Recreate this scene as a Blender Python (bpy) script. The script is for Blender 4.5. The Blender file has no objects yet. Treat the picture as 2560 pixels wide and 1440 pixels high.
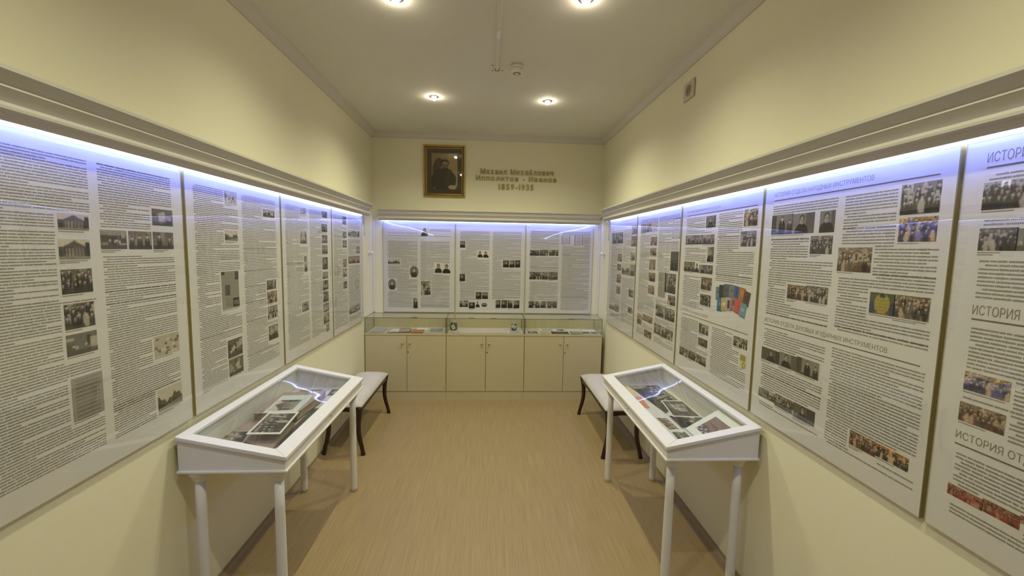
import bpy, bmesh, math, random
import numpy as np
from mathutils import Matrix, Vector
from mathutils.geometry import delaunay_2d_cdt

sc = bpy.context.scene
COL = sc.collection

# ------------------------------------------------------------------ camera
def rad(a): return math.radians(a)
F_PX = 1052.95
CAM_YAW, CAM_PITCH, CAM_ROLL, CAM_Z = 0.0562, -0.0934, -0.0189, 1.9484
cam_data = bpy.data.cameras.new('camera')
cam_data.sensor_width = 36.0
cam_data.sensor_fit = 'HORIZONTAL'
cam_data.lens = 36.0 * F_PX / 2560.0
cam_data.clip_start = 0.05
cam = bpy.data.objects.new('camera', cam_data)
COL.objects.link(cam)
_sy, _cy, _sp, _cp = math.sin(CAM_YAW), math.cos(CAM_YAW), math.sin(CAM_PITCH), math.cos(CAM_PITCH)
_fwd = Vector((_sy*_cp, _cy*_cp, _sp))
_rt = Vector((_cy, -_sy, 0.0))
_dn = -_rt.cross(_fwd)
_R = _rt*math.cos(CAM_ROLL) + _dn*math.sin(CAM_ROLL)
_D = -_rt*math.sin(CAM_ROLL) + _dn*math.cos(CAM_ROLL)
cam.matrix_world = Matrix(((_R.x, -_D.x, -_fwd.x, 0), (_R.y, -_D.y, -_fwd.y, 0), (_R.z, -_D.z, -_fwd.z, CAM_Z), (0, 0, 0, 1)))
sc.camera = cam

# ------------------------------------------------------------------ world, exposure, lights' settings
world = bpy.data.worlds.new('world')
sc.world = world
world.use_nodes = True
world.node_tree.nodes['Background'].inputs[0].default_value = (0.5, 0.47, 0.4, 1)
world.node_tree.nodes['Background'].inputs[1].default_value = 0.02
sc.view_settings.view_transform = 'Standard'
sc.view_settings.look = 'None'
sc.view_settings.gamma = 1.0
sc.view_settings.use_curve_mapping = False
sc.view_settings.exposure = 0.24

LAMP_W = 48.0                     # watts of each halogen downlight
LAMP_RGB = (1.0, 0.975, 0.66)
SPOT_DEG = 150.0
BULB_STRENGTH = 150.0
LED_RGB = (0.17, 0.235, 1.0)
LED_STRENGTH = 72.0
STRIP_RGB, STRIP_STRENGTH = (0.50, 0.60, 1.0), 12.0

# ------------------------------------------------------------------ measured room
XL, XR, YB, YF, ZC = -1.534, 1.516, 5.693, -4.6, 3.418

# ------------------------------------------------------------------ materials
MATS = {}
def nodes_of(name):
    m = bpy.data.materials.new(name); m.use_nodes = True
    nt = m.node_tree
    return m, nt, nt.nodes, nt.links, nt.nodes['Principled BSDF']

def mat(name, rgb, rough=0.5, metal=0.0, var=0.04, scale=8.0, bump=0.0, bscale=200.0, coat=0.0, stretch=None, spec=None):
    if name in MATS: return MATS[name]
    m, nt, N, L, b = nodes_of(name)
    tc = N.new('ShaderNodeTexCoord'); mp = N.new('ShaderNodeMapping')
    L.new(tc.outputs['Object'], mp.inputs['Vector'])
    if stretch: mp.inputs['Scale'].default_value = stretch
    no = N.new('ShaderNodeTexNoise'); no.inputs['Scale'].default_value = scale; no.inputs['Detail'].default_value = 4
    L.new(mp.outputs[0], no.inputs['Vector'])
    mr = N.new('ShaderNodeMapRange'); mr.inputs['From Min'].default_value = 0.3; mr.inputs['From Max'].default_value = 0.7
    mr.inputs['To Min'].default_value = 1-var; mr.inputs['To Max'].default_value = 1+var
    L.new(no.outputs['Fac'], mr.inputs['Value'])
    mx = N.new('ShaderNodeVectorMath'); mx.operation = 'SCALE'
    mx.inputs[0].default_value = rgb
    L.new(mr.outputs[0], mx.inputs['Scale'])
    L.new(mx.outputs[0], b.inputs['Base Color'])
    b.inputs['Roughness'].default_value = rough
    b.inputs['Metallic'].default_value = metal
    b.inputs['Coat Weight'].default_value = coat
    if spec is not None: b.inputs['Specular IOR Level'].default_value = spec
    if bump > 0:
        n2 = N.new('ShaderNodeTexNoise'); n2.inputs['Scale'].default_value = bscale; n2.inputs['Detail'].default_value = 3
        L.new(mp.outputs[0], n2.inputs['Vector'])
        bp = N.new('ShaderNodeBump'); bp.inputs['Strength'].default_value = bump; bp.inputs['Distance'].default_value = 0.004
        L.new(n2.outputs['Fac'], bp.inputs['Height']); L.new(bp.outputs[0], b.inputs['Normal'])
    MATS[name] = m
    return m

def emit(name, rgb, s):
    if name in MATS: return MATS[name]
    m, nt, N, L, b = nodes_of(name)
    b.inputs['Base Color'].default_value = (0.8, 0.8, 0.8, 1)
    b.inputs['Emission Color'].default_value = (*rgb, 1)
    b.inputs['Emission Strength'].default_value = s
    MATS[name] = m
    return m

def glass(name, tint=(0.96, 0.98, 0.96), ior=1.45, rough=0.0, wave=0.0, sheet=False):
    if name in MATS: return MATS[name]
    m, nt, N, L, b = nodes_of(name)
    out = N['Material Output']; N.remove(b)
    tr = N.new('ShaderNodeBsdfTransparent'); tr.inputs[0].default_value = (*tint, 1)
    gl = N.new('ShaderNodeBsdfGlossy'); gl.inputs['Roughness'].default_value = rough
    gl.inputs['Color'].default_value = (1, 1, 1, 1)
    # thin sheet: Schlick reflectance from the angle on either side
    ge = N.new('ShaderNodeNewGeometry')
    dt = N.new('ShaderNodeVectorMath'); dt.operation = 'DOT_PRODUCT'
    L.new(ge.outputs['Normal'], dt.inputs[0]); L.new(ge.outputs['Incoming'], dt.inputs[1])
    def mth(op, a, v=None):
        n = N.new('ShaderNodeMath'); n.operation = op
        if a is not None: L.new(a, n.inputs[0])
        if v is not None: n.inputs[1].default_value = v
        return n
    ab = mth('ABSOLUTE', dt.outputs['Value'])
    om = mth('SUBTRACT', None); om.inputs[0].default_value = 1.0; L.new(ab.outputs[0], om.inputs[1])
    pw = mth('POWER', om.outputs[0], 5.0)
    r0 = ((ior-1)/(ior+1))**2; r0 = 2*r0/(1+r0) if sheet else r0
    ml = mth('MULTIPLY', pw.outputs[0], 1-r0)
    fr = mth('ADD', ml.outputs[0], r0)
    mx = N.new('ShaderNodeMixShader')
    if wave > 0:
        tc = N.new('ShaderNodeTexCoord'); no = N.new('ShaderNodeTexNoise')
        no.inputs['Scale'].default_value = 3.0; no.inputs['Detail'].default_value = 1.0
        L.new(tc.outputs['Object'], no.inputs['Vector'])
        bp = N.new('ShaderNodeBump'); bp.inputs['Strength'].default_value = 1.0; bp.inputs['Distance'].default_value = wave
        L.new(no.outputs['Fac'], bp.inputs['Height'])
        L.new(bp.outputs[0], gl.inputs['Normal'])
    L.new(fr.outputs[0], mx.inputs[0]); L.new(tr.outputs[0], mx.inputs[1]); L.new(gl.outputs[0], mx.inputs[2])
    L.new(mx.outputs[0], out.inputs['Surface'])
    MATS[name] = m
    return m

def print_mat():
    m, nt, N, L, b = nodes_of('printed_photo')
    at = N.new('ShaderNodeAttribute'); at.attribute_name = 'ink'
    no = N.new('ShaderNodeTexNoise'); no.inputs['Scale'].default_value = 350; no.inputs['Detail'].default_value = 2
    tc = N.new('ShaderNodeTexCoord'); L.new(tc.outputs['Object'], no.inputs['Vector'])
    mr = N.new('ShaderNodeMapRange'); mr.inputs['To Min'].default_value = 0.85; mr.inputs['To Max'].default_value = 1.15
    L.new(no.outputs['Fac'], mr.inputs['Value'])
    mx = N.new('ShaderNodeVectorMath'); mx.operation = 'SCALE'
    L.new(at.outputs['Color'], mx.inputs[0]); L.new(mr.outputs[0], mx.inputs['Scale'])
    L.new(mx.outputs[0], b.inputs['Base Color'])
    b.inputs['Roughness'].default_value = 0.6
    MATS['print'] = m
    return m

WALL = mat('cream_wall_paint', (0.77, 0.735, 0.55), 0.75, var=0.015, scale=1.5, bump=0.12, bscale=260)
CEIL = mat('ceiling_paint', (0.74, 0.72, 0.66), 0.85, var=0.01, scale=2, bump=0.1, bscale=300)
WHITE = mat('white_moulding_paint', (0.60, 0.575, 0.535), 0.5, var=0.01)
TABLEW = mat('white_lacquered_wood', (0.72, 0.705, 0.69), 0.35, var=0.01)
LINO = None
SKIRT = mat('linoleum_skirting', (0.30, 0.22, 0.12), 0.5, var=0.1, scale=10)
PAPER = mat('printed_panel_paper', (0.66, 0.645, 0.62), 0.65, var=0.008)
EDGE = mat('panel_edge', (0.34, 0.28, 0.10), 0.45, var=0.05)
INK = mat('grey_ink', (0.24, 0.225, 0.21), 0.7, var=0.02)
BOLD = mat('dark_ink', (0.11, 0.095, 0.085), 0.7, var=0.02)
HEADINK = mat('taupe_heading_ink', (0.24, 0.20, 0.16), 0.7, var=0.02)
RULE = mat('brown_rule_ink', (0.16, 0.11, 0.08), 0.7, var=0.02)
ACRYL = glass('clear_acrylic', (0.97, 0.97, 0.96), 1.5, sheet=True)
PANE = glass('display_glass', (0.96, 0.97, 0.955), 1.5, wave=0.004)
PANE2 = glass('case_glass', (0.96, 0.975, 0.95), 1.5)
GEDGE = mat('glass_edge', (0.12, 0.11, 0.05), 0.2, var=0.02)
LED = emit('led_tape_light', LED_RGB, LED_STRENGTH)
STRIP = emit('diffuser_strip_light', STRIP_RGB, STRIP_STRENGTH)
BULB = emit('halogen_bulb_light', (1.0, 0.88, 0.66), BULB_STRENGTH)
CAB = mat('cream_laminate', (0.54, 0.465, 0.285), 0.45, var=0.015, scale=3)
DARKWOOD = mat('dark_mahogany', (0.030, 0.012, 0.009), 0.3, var=0.2, scale=14, stretch=(1, 1, 0.2))
FABRIC = mat('ivory_velour', (0.54, 0.50, 0.475), 0.9, var=0.05, scale=9, bump=0.3, bscale=400)
CHROME = mat('chrome', (0.75, 0.74, 0.72), 0.2, 1.0)
BRASS = mat('brushed_brass', (0.60, 0.52, 0.36), 0.3, 1.0)
GOLD = mat('gilded_frame', (0.52, 0.37, 0.13), 0.35, 0.75, var=0.1, scale=20)
DGOLD = mat('dark_gilding', (0.16, 0.10, 0.03), 0.35, 1.0, var=0.1, scale=20)
MATB = mat('dark_brown_mount', (0.062, 0.050, 0.034), 0.8, var=0.05)
LETTER = mat('matt_gold_letter', (0.33, 0.28, 0.12), 0.45, 0.3, var=0.05)
PLAST = mat('white_plastic', (0.72, 0.70, 0.64), 0.4, var=0.01)
DARKP = mat('dark_slot', (0.02, 0.018, 0.015), 0.6, var=0.02)
SOCKM = mat('grey_socket_plastic', (0.52, 0.47, 0.42), 0.35, var=0.01)
SOCKD = mat('socket_recess', (0.20, 0.16, 0.13), 0.5, var=0.01)
PRINT = print_mat()

def floor_material():
    m, nt, N, L, b = nodes_of('streaked_linoleum')
    tc = N.new('ShaderNodeTexCoord'); mp = N.new('ShaderNodeMapping'); mp.inputs['Scale'].default_value = (75, 1.6, 1)
    L.new(tc.outputs['Object'], mp.inputs['Vector'])
    n1 = N.new('ShaderNodeTexNoise'); n1.inputs['Scale'].default_value = 1.6; n1.inputs['Detail'].default_value = 5; n1.inputs['Roughness'].default_value = 0.65
    L.new(mp.outputs[0], n1.inputs['Vector'])
    cr = N.new('ShaderNodeValToRGB')
    cr.color_ramp.elements[0].position = 0.30; cr.color_ramp.elements[0].color = (0.255, 0.18, 0.085, 1)
    cr.color_ramp.elements[1].position = 0.72; cr.color_ramp.elements[1].color = (0.36, 0.268, 0.145, 1)
    L.new(n1.outputs['Fac'], cr.inputs[0])
    sc2 = N.new('ShaderNodeVectorMath'); sc2.operation = 'SCALE'; sc2.inputs['Scale'].default_value = 1.1
    L.new(cr.outputs[0], sc2.inputs[0])
    L.new(sc2.outputs[0], b.inputs['Base Color'])
    b.inputs['Roughness'].default_value = 0.42
    bp = N.new('ShaderNodeBump'); bp.inputs['Strength'].default_value = 0.08; bp.inputs['Distance'].default_value = 0.002
    L.new(n1.outputs['Fac'], bp.inputs['Height']); L.new(bp.outputs[0], b.inputs['Normal'])
    return m
LINO = floor_material()

# ------------------------------------------------------------------ mesh building
class MB:
    def __init__(s): s.v, s.f, s.m, s.sm = [], [], [], []
    def add(s, vs, fs, mi=0, smooth=False):
        o = len(s.v); s.v += [tuple(p) for p in vs]
        for f in fs:
            s.f.append(tuple(i+o for i in f)); s.m.append(mi); s.sm.append(smooth)
        return s
    def box(s, a, b, mi=0):
        (x0, y0, z0), (x1, y1, z1) = a, b
        x0, x1 = min(x0, x1), max(x0, x1); y0, y1 = min(y0, y1), max(y0, y1); z0, z1 = min(z0, z1), max(z0, z1)
        return s.add([(x0,y0,z0),(x1,y0,z0),(x1,y1,z0),(x0,y1,z0),(x0,y0,z1),(x1,y0,z1),(x1,y1,z1),(x0,y1,z1)],
                     [(0,3,2,1),(4,5,6,7),(0,1,5,4),(1,2,6,5),(2,3,7,6),(3,0,4,7)], mi)
    def hexa(s, lo, hi, mi=0):
        """lo, hi: four points each, counter-clockwise seen from above"""
        return s.add(list(lo)+list(hi), [(3,2,1,0),(4,5,6,7),(0,1,5,4),(1,2,6,5),(2,3,7,6),(3,0,4,7)], mi)
    def prism(s, prof, axis, a, b, mi=0, smooth=False):
        """profile in the two other axes, extruded along axis (0=x: prof is (y,z); 1=y: prof is (x,z); 2=z: prof is (x,y))"""
        def P(t, p):
            return (t, p[0], p[1]) if axis == 0 else ((p[0], t, p[1]) if axis == 1 else (p[0], p[1], t))
        n = len(prof)
        vs = [P(a, p) for p in prof]+[P(b, p) for p in prof]
        fs = [(i, (i+1) % n, n+(i+1) % n, n+i) for i in range(n)]
        s.add(vs, fs, mi, smooth)
        return s.add(vs, [tuple(range(n))[::-1], tuple(range(n, 2*n))], mi)
    def lathe(s, prof, c=(0,0,0), n=20, mi=0, axis=2, smooth=True):
        vs, fs = [], []
        for r, h in prof:
            for k in range(n):
                a = 2*math.pi*k/n
                u, w = r*math.cos(a), r*math.sin(a)
                p = (u, w, h) if axis == 2 else ((h, u, w) if axis == 0 else (w, h, u))
                vs.append((c[0]+p[0], c[1]+p[1], c[2]+p[2]))
        for i in range(len(prof)-1):
            for k in range(n):
                k2 = (k+1) % n
                fs.append((i*n+k, i*n+k2, (i+1)*n+k2, (i+1)*n+k))
        s.add(vs, fs, mi, smooth)
        m = len(prof)-1
        s.add(vs, [tuple(range(n))[::-1], tuple(m*n+k for k in range(n))], mi, False)
        return s
    def tube(s, pts, radii, n=10, mi=0):
        pts = [Vector(p) for p in pts]
        if not isinstance(radii, (list, tuple)): radii = [radii]*len(pts)
        vs, fs = [], []
        for i, p in enumerate(pts):
            d = (pts[min(i+1, len(pts)-1)]-pts[max(i-1, 0)]).normalized()
            up = Vector((0, 0, 1)) if abs(d.z) < 0.9 else Vector((1, 0, 0))
            e1 = d.cross(up).normalized(); e2 = d.cross(e1).normalized()
            for k in range(n):
                a = 2*math.pi*k/n
                vs.append(p+radii[i]*(e1*math.cos(a)+e2*math.sin(a)))
        for i in range(len(pts)-1):
            for k in range(n):
                k2 = (k+1) % n
                fs.append((i*n+k, (i+1)*n+k, (i+1)*n+k2, i*n+k2))
        s.add(vs, fs, mi, True)
        m = len(pts)-1
        return s.add(vs, [tuple(range(n)), tuple(m*n+k for k in range(n))[::-1]], mi)
    def quad(s, a, b, c, d, mi=0): return s.add([a, b, c, d], [(0,1,2,3)], mi)

def link(o, parent=None):
    COL.objects.link(o)
    if parent is not None: o.parent = parent
    return o

def build(name, mb, mats, parent=None, bevel=0.0, fix=True):
    me = bpy.data.meshes.new(name)
    me.from_pydata(mb.v, [], mb.f)
    if not isinstance(mats, (list, tuple)): mats = [mats]
    for m in mats: me.materials.append(m)
    me.polygons.foreach_set('material_index', mb.m)
    me.polygons.foreach_set('use_smooth', mb.sm)
    me.update()
    if fix:
        bm = bmesh.new(); bm.from_mesh(me)
        bmesh.ops.remove_doubles(bm, verts=bm.verts, dist=1e-5)
        bmesh.ops.recalc_face_normals(bm, faces=bm.faces)
        if bevel > 0:
            es = [e for e in bm.edges if len(e.link_faces) == 2 and e.calc_face_angle(0) > 0.6]
            bmesh.ops.bevel(bm, geom=es, offset=bevel, segments=2, affect='EDGES', profile=0.6, clamp_overlap=True)
        bm.to_mesh(me); bm.free()
    o = bpy.data.objects.new(name, me)
    return link(o, parent)

def thing(name, label, cat, loc=(0,0,0), rz=0.0, group=None):
    o = bpy.data.objects.new(name, None); COL.objects.link(o)
    o.empty_display_size = 0.05
    o.location = loc; o.rotation_euler = (0, 0, rz)
    return tag(o, label, cat, group)

def tag(o, label, cat, group=None):
    o['label'] = label; o['category'] = cat
    if group: o['group'] = group
    return o

def struct(name, mb, mats, bevel=0.0):
    o = build(name, mb, mats, None, bevel); o['kind'] = 'structure'
    return o

def copy_tree(o, parent=None):
    c = o.copy(); link(c, parent)
    for ch in list(o.children): copy_tree(ch, c)
    return c

def text_mesh(name, body, size, extrude=0.0, offset=0.0):
    """lettering as clean flat or solid glyphs: outlines of the font, thickened, triangulated by winding number"""
    cu = bpy.data.curves.new('text', 'FONT')
    cu.body = body; cu.size = size; cu.resolution_u = 3; cu.fill_mode = 'NONE'
    o = bpy.data.objects.new('text', cu)
    wire = bpy.data.meshes.new_from_object(o)
    co = [v.co.xy.copy() for v in wire.vertices]
    nxt = {e.vertices[0]: e.vertices[1] for e in wire.edges}
    bpy.data.objects.remove(o); bpy.data.curves.remove(cu); bpy.data.meshes.remove(wire)
    area = lambda P: sum(P[k-1].x*p.y-p.x*P[k-1].y for k, p in enumerate(P))/2
    loops, seen = [], set()
    raw = []
    for s in range(len(co)):
        if s in seen or s not in nxt: continue
        lp, c = [], s
        while c not in seen:
            seen.add(c); lp.append(c); c = nxt.get(c, s)
        P = [co[k] for k in lp]
        P = [p for k, p in enumerate(P) if (p-P[k-1]).length > 1e-5]
        raw.append(P)
    big = max(raw, key=lambda P: abs(area(P)))
    sgn = -1.0 if area(big) > 0 else 1.0         # outer outlines may run either way round
    for P in raw:
        if offset:
            Q = []
            for k, p in enumerate(P):
                a = (p-P[k-1]).normalized(); b = (P[(k+1) % len(P)]-p).normalized()
                na, nb = Vector((-a.y, a.x)), Vector((-b.y, b.x))
                m = (na+nb); m = m.normalized() if m.length > 1e-6 else na
                Q.append(p+m*(sgn*offset/max(.45, m.dot(na))))
            P = Q
        loops.append(P)
    pts, edges = [], []
    for P in loops:
        k = len(pts); pts += P; edges += [(k+q, k+(q+1) % len(P)) for q in range(len(P))]
    V, E, F = delaunay_2d_cdt(pts, edges, [], 0, 1e-6)[:3]
    def wind(c):
        w = 0
        for P in loops:
            for k, p in enumerate(P):
                q = P[(k+1) % len(P)]
                s = (q.x-p.x)*(c.y-p.y)-(c.x-p.x)*(q.y-p.y)
                if p.y <= c.y < q.y and s > 0: w += 1
                elif q.y <= c.y < p.y and s < 0: w -= 1
        return w
    keep = []
    for f in F:
        f = list(f)
        c = (V[f[0]]+V[f[1]]+V[f[2]])/3
        if wind(c) != 0:
            a = (V[f[1]]-V[f[0]]).cross(V[f[2]]-V[f[0]])
            keep.append(f if a > 0 else f[::-1])
    n = len(V)
    vs = [(v.x, v.y, extrude) for v in V]; fs = [tuple(f) for f in keep]
    if extrude:
        vs += [(v.x, v.y, -extrude) for v in V]
        he = {}
        for f in keep:
            for k in range(3): he[(f[k], f[(k+1) % 3])] = 1
        fs += [(b, a, a+n, b+n) for (a, b) in he if (b, a) not in he]
        fs += [tuple(k+n for k in f[::-1]) for f in keep]
    me = bpy.data.meshes.new(name); me.from_pydata(vs, [], fs); me.update()
    return me

def mesh_size(me):
    xs = [v.co.x for v in me.vertices]; ys = [v.co.y for v in me.vertices]
    return min(xs), max(xs), min(ys), max(ys)

LEFT = lambda y: ((XL, y, 0), math.pi/2)        # local x to the viewer's right, local -y out of the wall
RIGHT = lambda y: ((XR, y, 0), -math.pi/2)
BACK = lambda x: ((x, YB, 0), 0.0)

# ------------------------------------------------------------------ painted prints (flat photographs), as vertex colours
def lin(a): return np.where(a <= 0.04045, a/12.92, ((np.clip(a, 0, 1)+0.055)/1.055)**2.4)
PAL = {  # background, bodies, faces, floor
    'g': ((.52,.50,.46), (.13,.12,.11), (.72,.69,.63), (.22,.21,.19)),
    'gb': ((.62,.58,.47), (.27,.21,.16), (.74,.66,.55), (.34,.27,.20)),
    'gc': ((.66,.62,.47), (.24,.21,.18), (.78,.66,.55), (.55,.50,.36)),
    'gr': ((.55,.45,.33), (.20,.14,.11), (.76,.66,.55), (.55,.20,.13)),
    'gbl': ((.70,.58,.38), (.22,.22,.36), (.82,.70,.58), (.50,.28,.20)),
    'go': ((.80,.46,.16), (.12,.11,.11), (.84,.72,.58), (.45,.55,.60)),
    'R': ((.60,.42,.30), (.36,.12,.11), (.70,.55,.44), (.38,.13,.11)),
    'G': ((.80,.78,.74), (.12,.11,.10), (.66,.62,.57), (.10,.10,.09)),
}
def paint(kind, nx, ny, rng):
    Y, X = np.mgrid[0:ny, 0:nx]
    u = (X+0.5)/nx; v = (Y+0.5)/ny            # v upwards
    asp = nx/ny
    im = np.zeros((ny, nx, 3))
    def ell(cx, cy, rx, ry): return ((u-cx)/rx)**2+((v-cy)/ry)**2 < 1
    def put(mask, c, k=1.0): im[mask] = im[mask]*(1-k)+np.array(c)*k
    def person(cx, base, h, body, face, wide=1.0):
        hh = h*0.13; rx = hh*0.75/asp*1.0
        put(ell(cx, base+h*0.40, wide*h*0.20/asp, h*0.44), body)
        put((abs(u-cx) < wide*h*0.17/asp) & (v < base+h*0.5) & (v > base), body)
        put(ell(cx, base+h*0.88+0.02, rx*1.1, hh*1.05), (.15,.12,.10))
        put(ell(cx, base+h*0.86, rx, hh*0.85), face)
        put(ell(cx, base+h*0.66, rx*0.5, hh*0.7), (.7,.68,.64), 0.7)
    base_noise = rng.normal(0, 1, (ny, nx, 1))
    if kind in PAL or kind == 'g2':
        bg, bd, fc, fl = PAL['g' if kind == 'g2' else kind]
        j = rng.uniform(-.10, .10)
        bg = tuple(c+j for c in bg)
        im[:] = bg
        put(v > 0.75, tuple(c*0.85 for c in bg))
        for _ in range(3):
            x0 = rng.uniform(0, .9); put((u > x0) & (u < x0+rng.uniform(.05, .2)) & (v > rng.uniform(.35, .6)), tuple(np.array(bg)*rng.uniform(.55, 1.35)))
        put(v < 0.22, fl)
        rows = [(1, 0.78)] if kind == 'g2' else ([(0.42, .50), (0.2, .52), (0.0, .5)] if ny > 10 else [(0.2, .55), (0.0, .55)])
        if kind == 'g2':
            n = rng.integers(2, 4)
            for k in range(n):
                person((k+.5)/n+rng.uniform(-.06, .06), -0.08, rng.uniform(.75, .92), tuple(np.array(bd)*rng.uniform(.7, 1.8)), fc)
        else:
            for r, (b0, h) in enumerate(rows):
                n = max(3, int(asp*rng.uniform(4.2, 5.6)))
                for k in range(n):
                    w = rng.random()
                    kb = rng.uniform(.6, 1.9); body = tuple(c*kb for c in bd) if w > .25 else tuple(c*.9 for c in fc)
                    person((k+rng.uniform(.25, .75))/n, b0+rng.uniform(-.04, .06), h*rng.uniform(.85, 1.1), body, fc, 1.15)
    elif kind in 'pP':
        g = .86 if kind == 'P' else rng.uniform(.28, .62)
        im[:] = (g, g*.98, g*.93)
        if kind == 'p': put(u > rng.uniform(.55, .8), (g*.7, g*.68, g*.63))
        cx = rng.uniform(.42, .58); a = min(1.0, .80/asp)
        put(ell(cx, 0.0, .50*a+.04, .50), (.10,.09,.08))
        put(ell(cx, .70, .21*a, .21), (.14,.12,.10))
        put(ell(cx, .64, .165*a, .195), (.66,.63,.57))
        put(ell(cx+.07*a, .62, .10*a, .16), (.52,.49,.44), .6)
        put(ell(cx, .475, .045*a, .055), (.72,.70,.65))
        put(ell(cx, .565, .06*a, .022), (.40,.37,.33), .8)
        put((abs(v-.665) < .018) & (abs(abs(u-cx)-.07*a) < .035*a), (.24,.22,.20))
    elif kind == 'O':
        im[:] = (.87, .855, .82)
        put(ell(.5, .5, .5, .5), (.38,.36,.33)); put(ell(.5, .5, .44, .45), (.50,.47,.43))
        put(ell(.5, .2, .34, .32), (.16,.15,.13)); put(ell(.5, .62, .2, .2), (.2,.18,.16)); put(ell(.5, .58, .15, .17), (.72,.68,.62))
    elif kind == 'p2':
        g = rng.uniform(.4, .7); im[:] = (g, g*.97, g*.9)
        put(u < rng.uniform(.1, .3), (g*.5, g*.48, g*.44)); put(v < .15, (.3,.28,.25))
        person(.5, -.05, .92, (.12,.11,.10), (.72,.68,.6), 1.3)
        if asp > .8: person(.85, -.1, .8, (.2,.18,.16), (.7,.66,.58), 1.2)
    elif kind == 'B':
        im[:] = (.78,.75,.68)
        put((v < .62) & (v > .12), (.30,.28,.26)); put((abs(u-.5) < .3) & (v < .70) & (v > .1), (.36,.34,.31))
        put((v > .64) & (v < .64+.28*(1-abs(u-.5)/.32)) & (abs(u-.5) < .32), (.33,.31,.29))
        put((np.sin(u*60) > .2) & (abs(u-.5) < .28) & (v < .55) & (v > .18), (.62,.59,.54))
        put((v < .16), (.55,.53,.48)); put((u > .85) & (v < .85) & (v > .15), (.16,.16,.14)); put((u < .12) & (v < .45) & (v > .15), (.2,.19,.17))
    elif kind == 'l':
        im[:] = (.76,.74,.69)
        h = .5+.12*np.sin(u*9+rng.uniform(0, 6))+.06*np.sin(u*31)
        put(v < h, (.34,.33,.29)); put(v < h*.55, (.17,.16,.14)); put(v < .12+.2*u, (.5,.48,.44))
    elif kind in 'is':
        g = rng.uniform(.35, .55); im[:] = (g, g*.98, g*.93)
        for _ in range(9 if kind == 'i' else 14):
            x0, y0 = rng.uniform(-.1, .9), rng.uniform(-.1, .7); c = rng.choice([.14, .2, .3, .62, .72])
            put((u > x0) & (u < x0+rng.uniform(.05, .3)) & (v > y0) & (v < y0+rng.uniform(.1, .5)), (c, c*.97, c*.92), .85)
        put(v < .25, (.2,.19,.17), .6)
        for _ in range(5): put(ell(rng.uniform(.1, .9), rng.uniform(.3, .6), .04/asp+.02, .07), (.72,.69,.63))
        if kind == 's': put(v > .72, (.66,.64,.6), .7)
    elif kind == 't':
        im[:] = (.70,.68,.63)
        for _ in range(26):
            x0, y0 = rng.uniform(0, .9), rng.uniform(0, .85); c = rng.choice([.3, .42, .8])
            put((u > x0) & (u < x0+rng.uniform(.04, .16)) & (v > y0) & (v < y0+rng.uniform(.05, .18)), (c, c*.97, c*.92), .8)
    elif kind == 'd':
        im[:] = (.60,.59,.57); put((np.sin(v*70) > .5) & (abs(u-.5) < .38), (.46,.45,.44))
    elif kind == 'D':
        im[:] = (.36,.33,.36); put((abs(u-.5) < .42) & (abs(v-.5) < .45), (.78,.76,.76)); put((np.sin(v*50) > .55) & (abs(u-.5) < .3) & (v < .8), (.6,.58,.58))
    elif kind == 'N':
        im[:] = (.55,.54,.51)
        put((u < .2) & (v > .9), (.2,.19,.18)); put((u > .76) & (v > .76) & (v < .97), (.22,.21,.2)); put((u > .2) & (u < .46) & (v > .37) & (v < .64), (.27,.26,.25))
        put((u > .62) & (v < .27) & (v > .03), (.17,.16,.15)); put((u > .66) & (u < .95) & (v > .08) & (v < .2), (.42,.41,.39))
        put((np.sin(v*180) > .4) & (base_noise[..., 0] > 0), (.46,.45,.43), .5)
    elif kind == 'N2':
        im[:] = (.20,.19,.19); put((np.sin(v*90) > .5) & (abs(u-.5) < .4) & (v > .5), (.34,.33,.32)); put(ell(.55, .25, .2, .2), (.28,.26,.25))
    elif kind == 'Y':
        im[:] = (.30,.30,.24); put(ell(.5, .5, .30, .48), (.62,.60,.22)); put(ell(.5, .86, .13, .10), (.2,.18,.14))
        put((abs(u-.5) < .24) & (np.sin(v*42) > .72) & (v < .7), (.66,.42,.2)); put(ell(.12, .3, .1, .3), (.2,.2,.34)); put(ell(.9, .3, .1, .3), (.2,.2,.34))
    elif kind == 'M':
        im[:] = (.80,.79,.66); put((abs(u-.45) < .34) & (v > .5) & (v < .97), (.60,.57,.26)); put(ell(.58, .25, .26, .24), (.60,.57,.30)); put(ell(.58, .25, .14, .13), (.74,.72,.5))
    elif kind == 'TEXT':
        im[:] = (.74,.73,.72); put((np.sin(v*ny*1.1) > .35) & (abs(u-.5) < .44) & (abs(v-.5) < .46), (.52,.51,.52))
    elif kind == 'BROWN':
        im[:] = (.50,.40,.37); put(v < .32+.1*np.sin(u*7), (.30,.24,.25)); put((v < .3) & (np.sin(u*23)*np.sin(v*31) > .3), (.75,.72,.76)); put(ell(.7, .6, .04, .07), (.78,.66,.5))
    elif kind == 'PORTRAIT':
        im[:] = (.46,.40,.29); put(u > .62, (.53,.46,.33)); put(v < .1, (.24,.19,.12))
        h = ell(.30, .52, .25, .34); put(h, (.16,.12,.07), .75)
        put(ell(.40, .2, .42, .38), (.085,.06,.035)); put((u > .03) & (u < .66) & (v < .36), (.085,.06,.035))
        put(ell(.68, .30, .17, .26), (.17,.125,.085)); put(ell(.80, .26, .14, .2), (.11,.08,.05))
        put(ell(.50, .73, .18, .095), (.10,.07,.045)); put(ell(.52, .66, .125, .125), (.40,.33,.24)); put(ell(.53, .71, .11, .055), (.46,.39,.29))
        put(ell(.44, .60, .12, .04), (.36,.31,.23)); put(ell(.53, .53, .125, .085), (.10,.07,.04))
        put((abs(v-.67) < .012) & (abs(abs(u-.53)-.055) < .035), (.11,.08,.05))
        put(ell(.54, .63, .02, .035), (.40,.34,.24))
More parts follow.
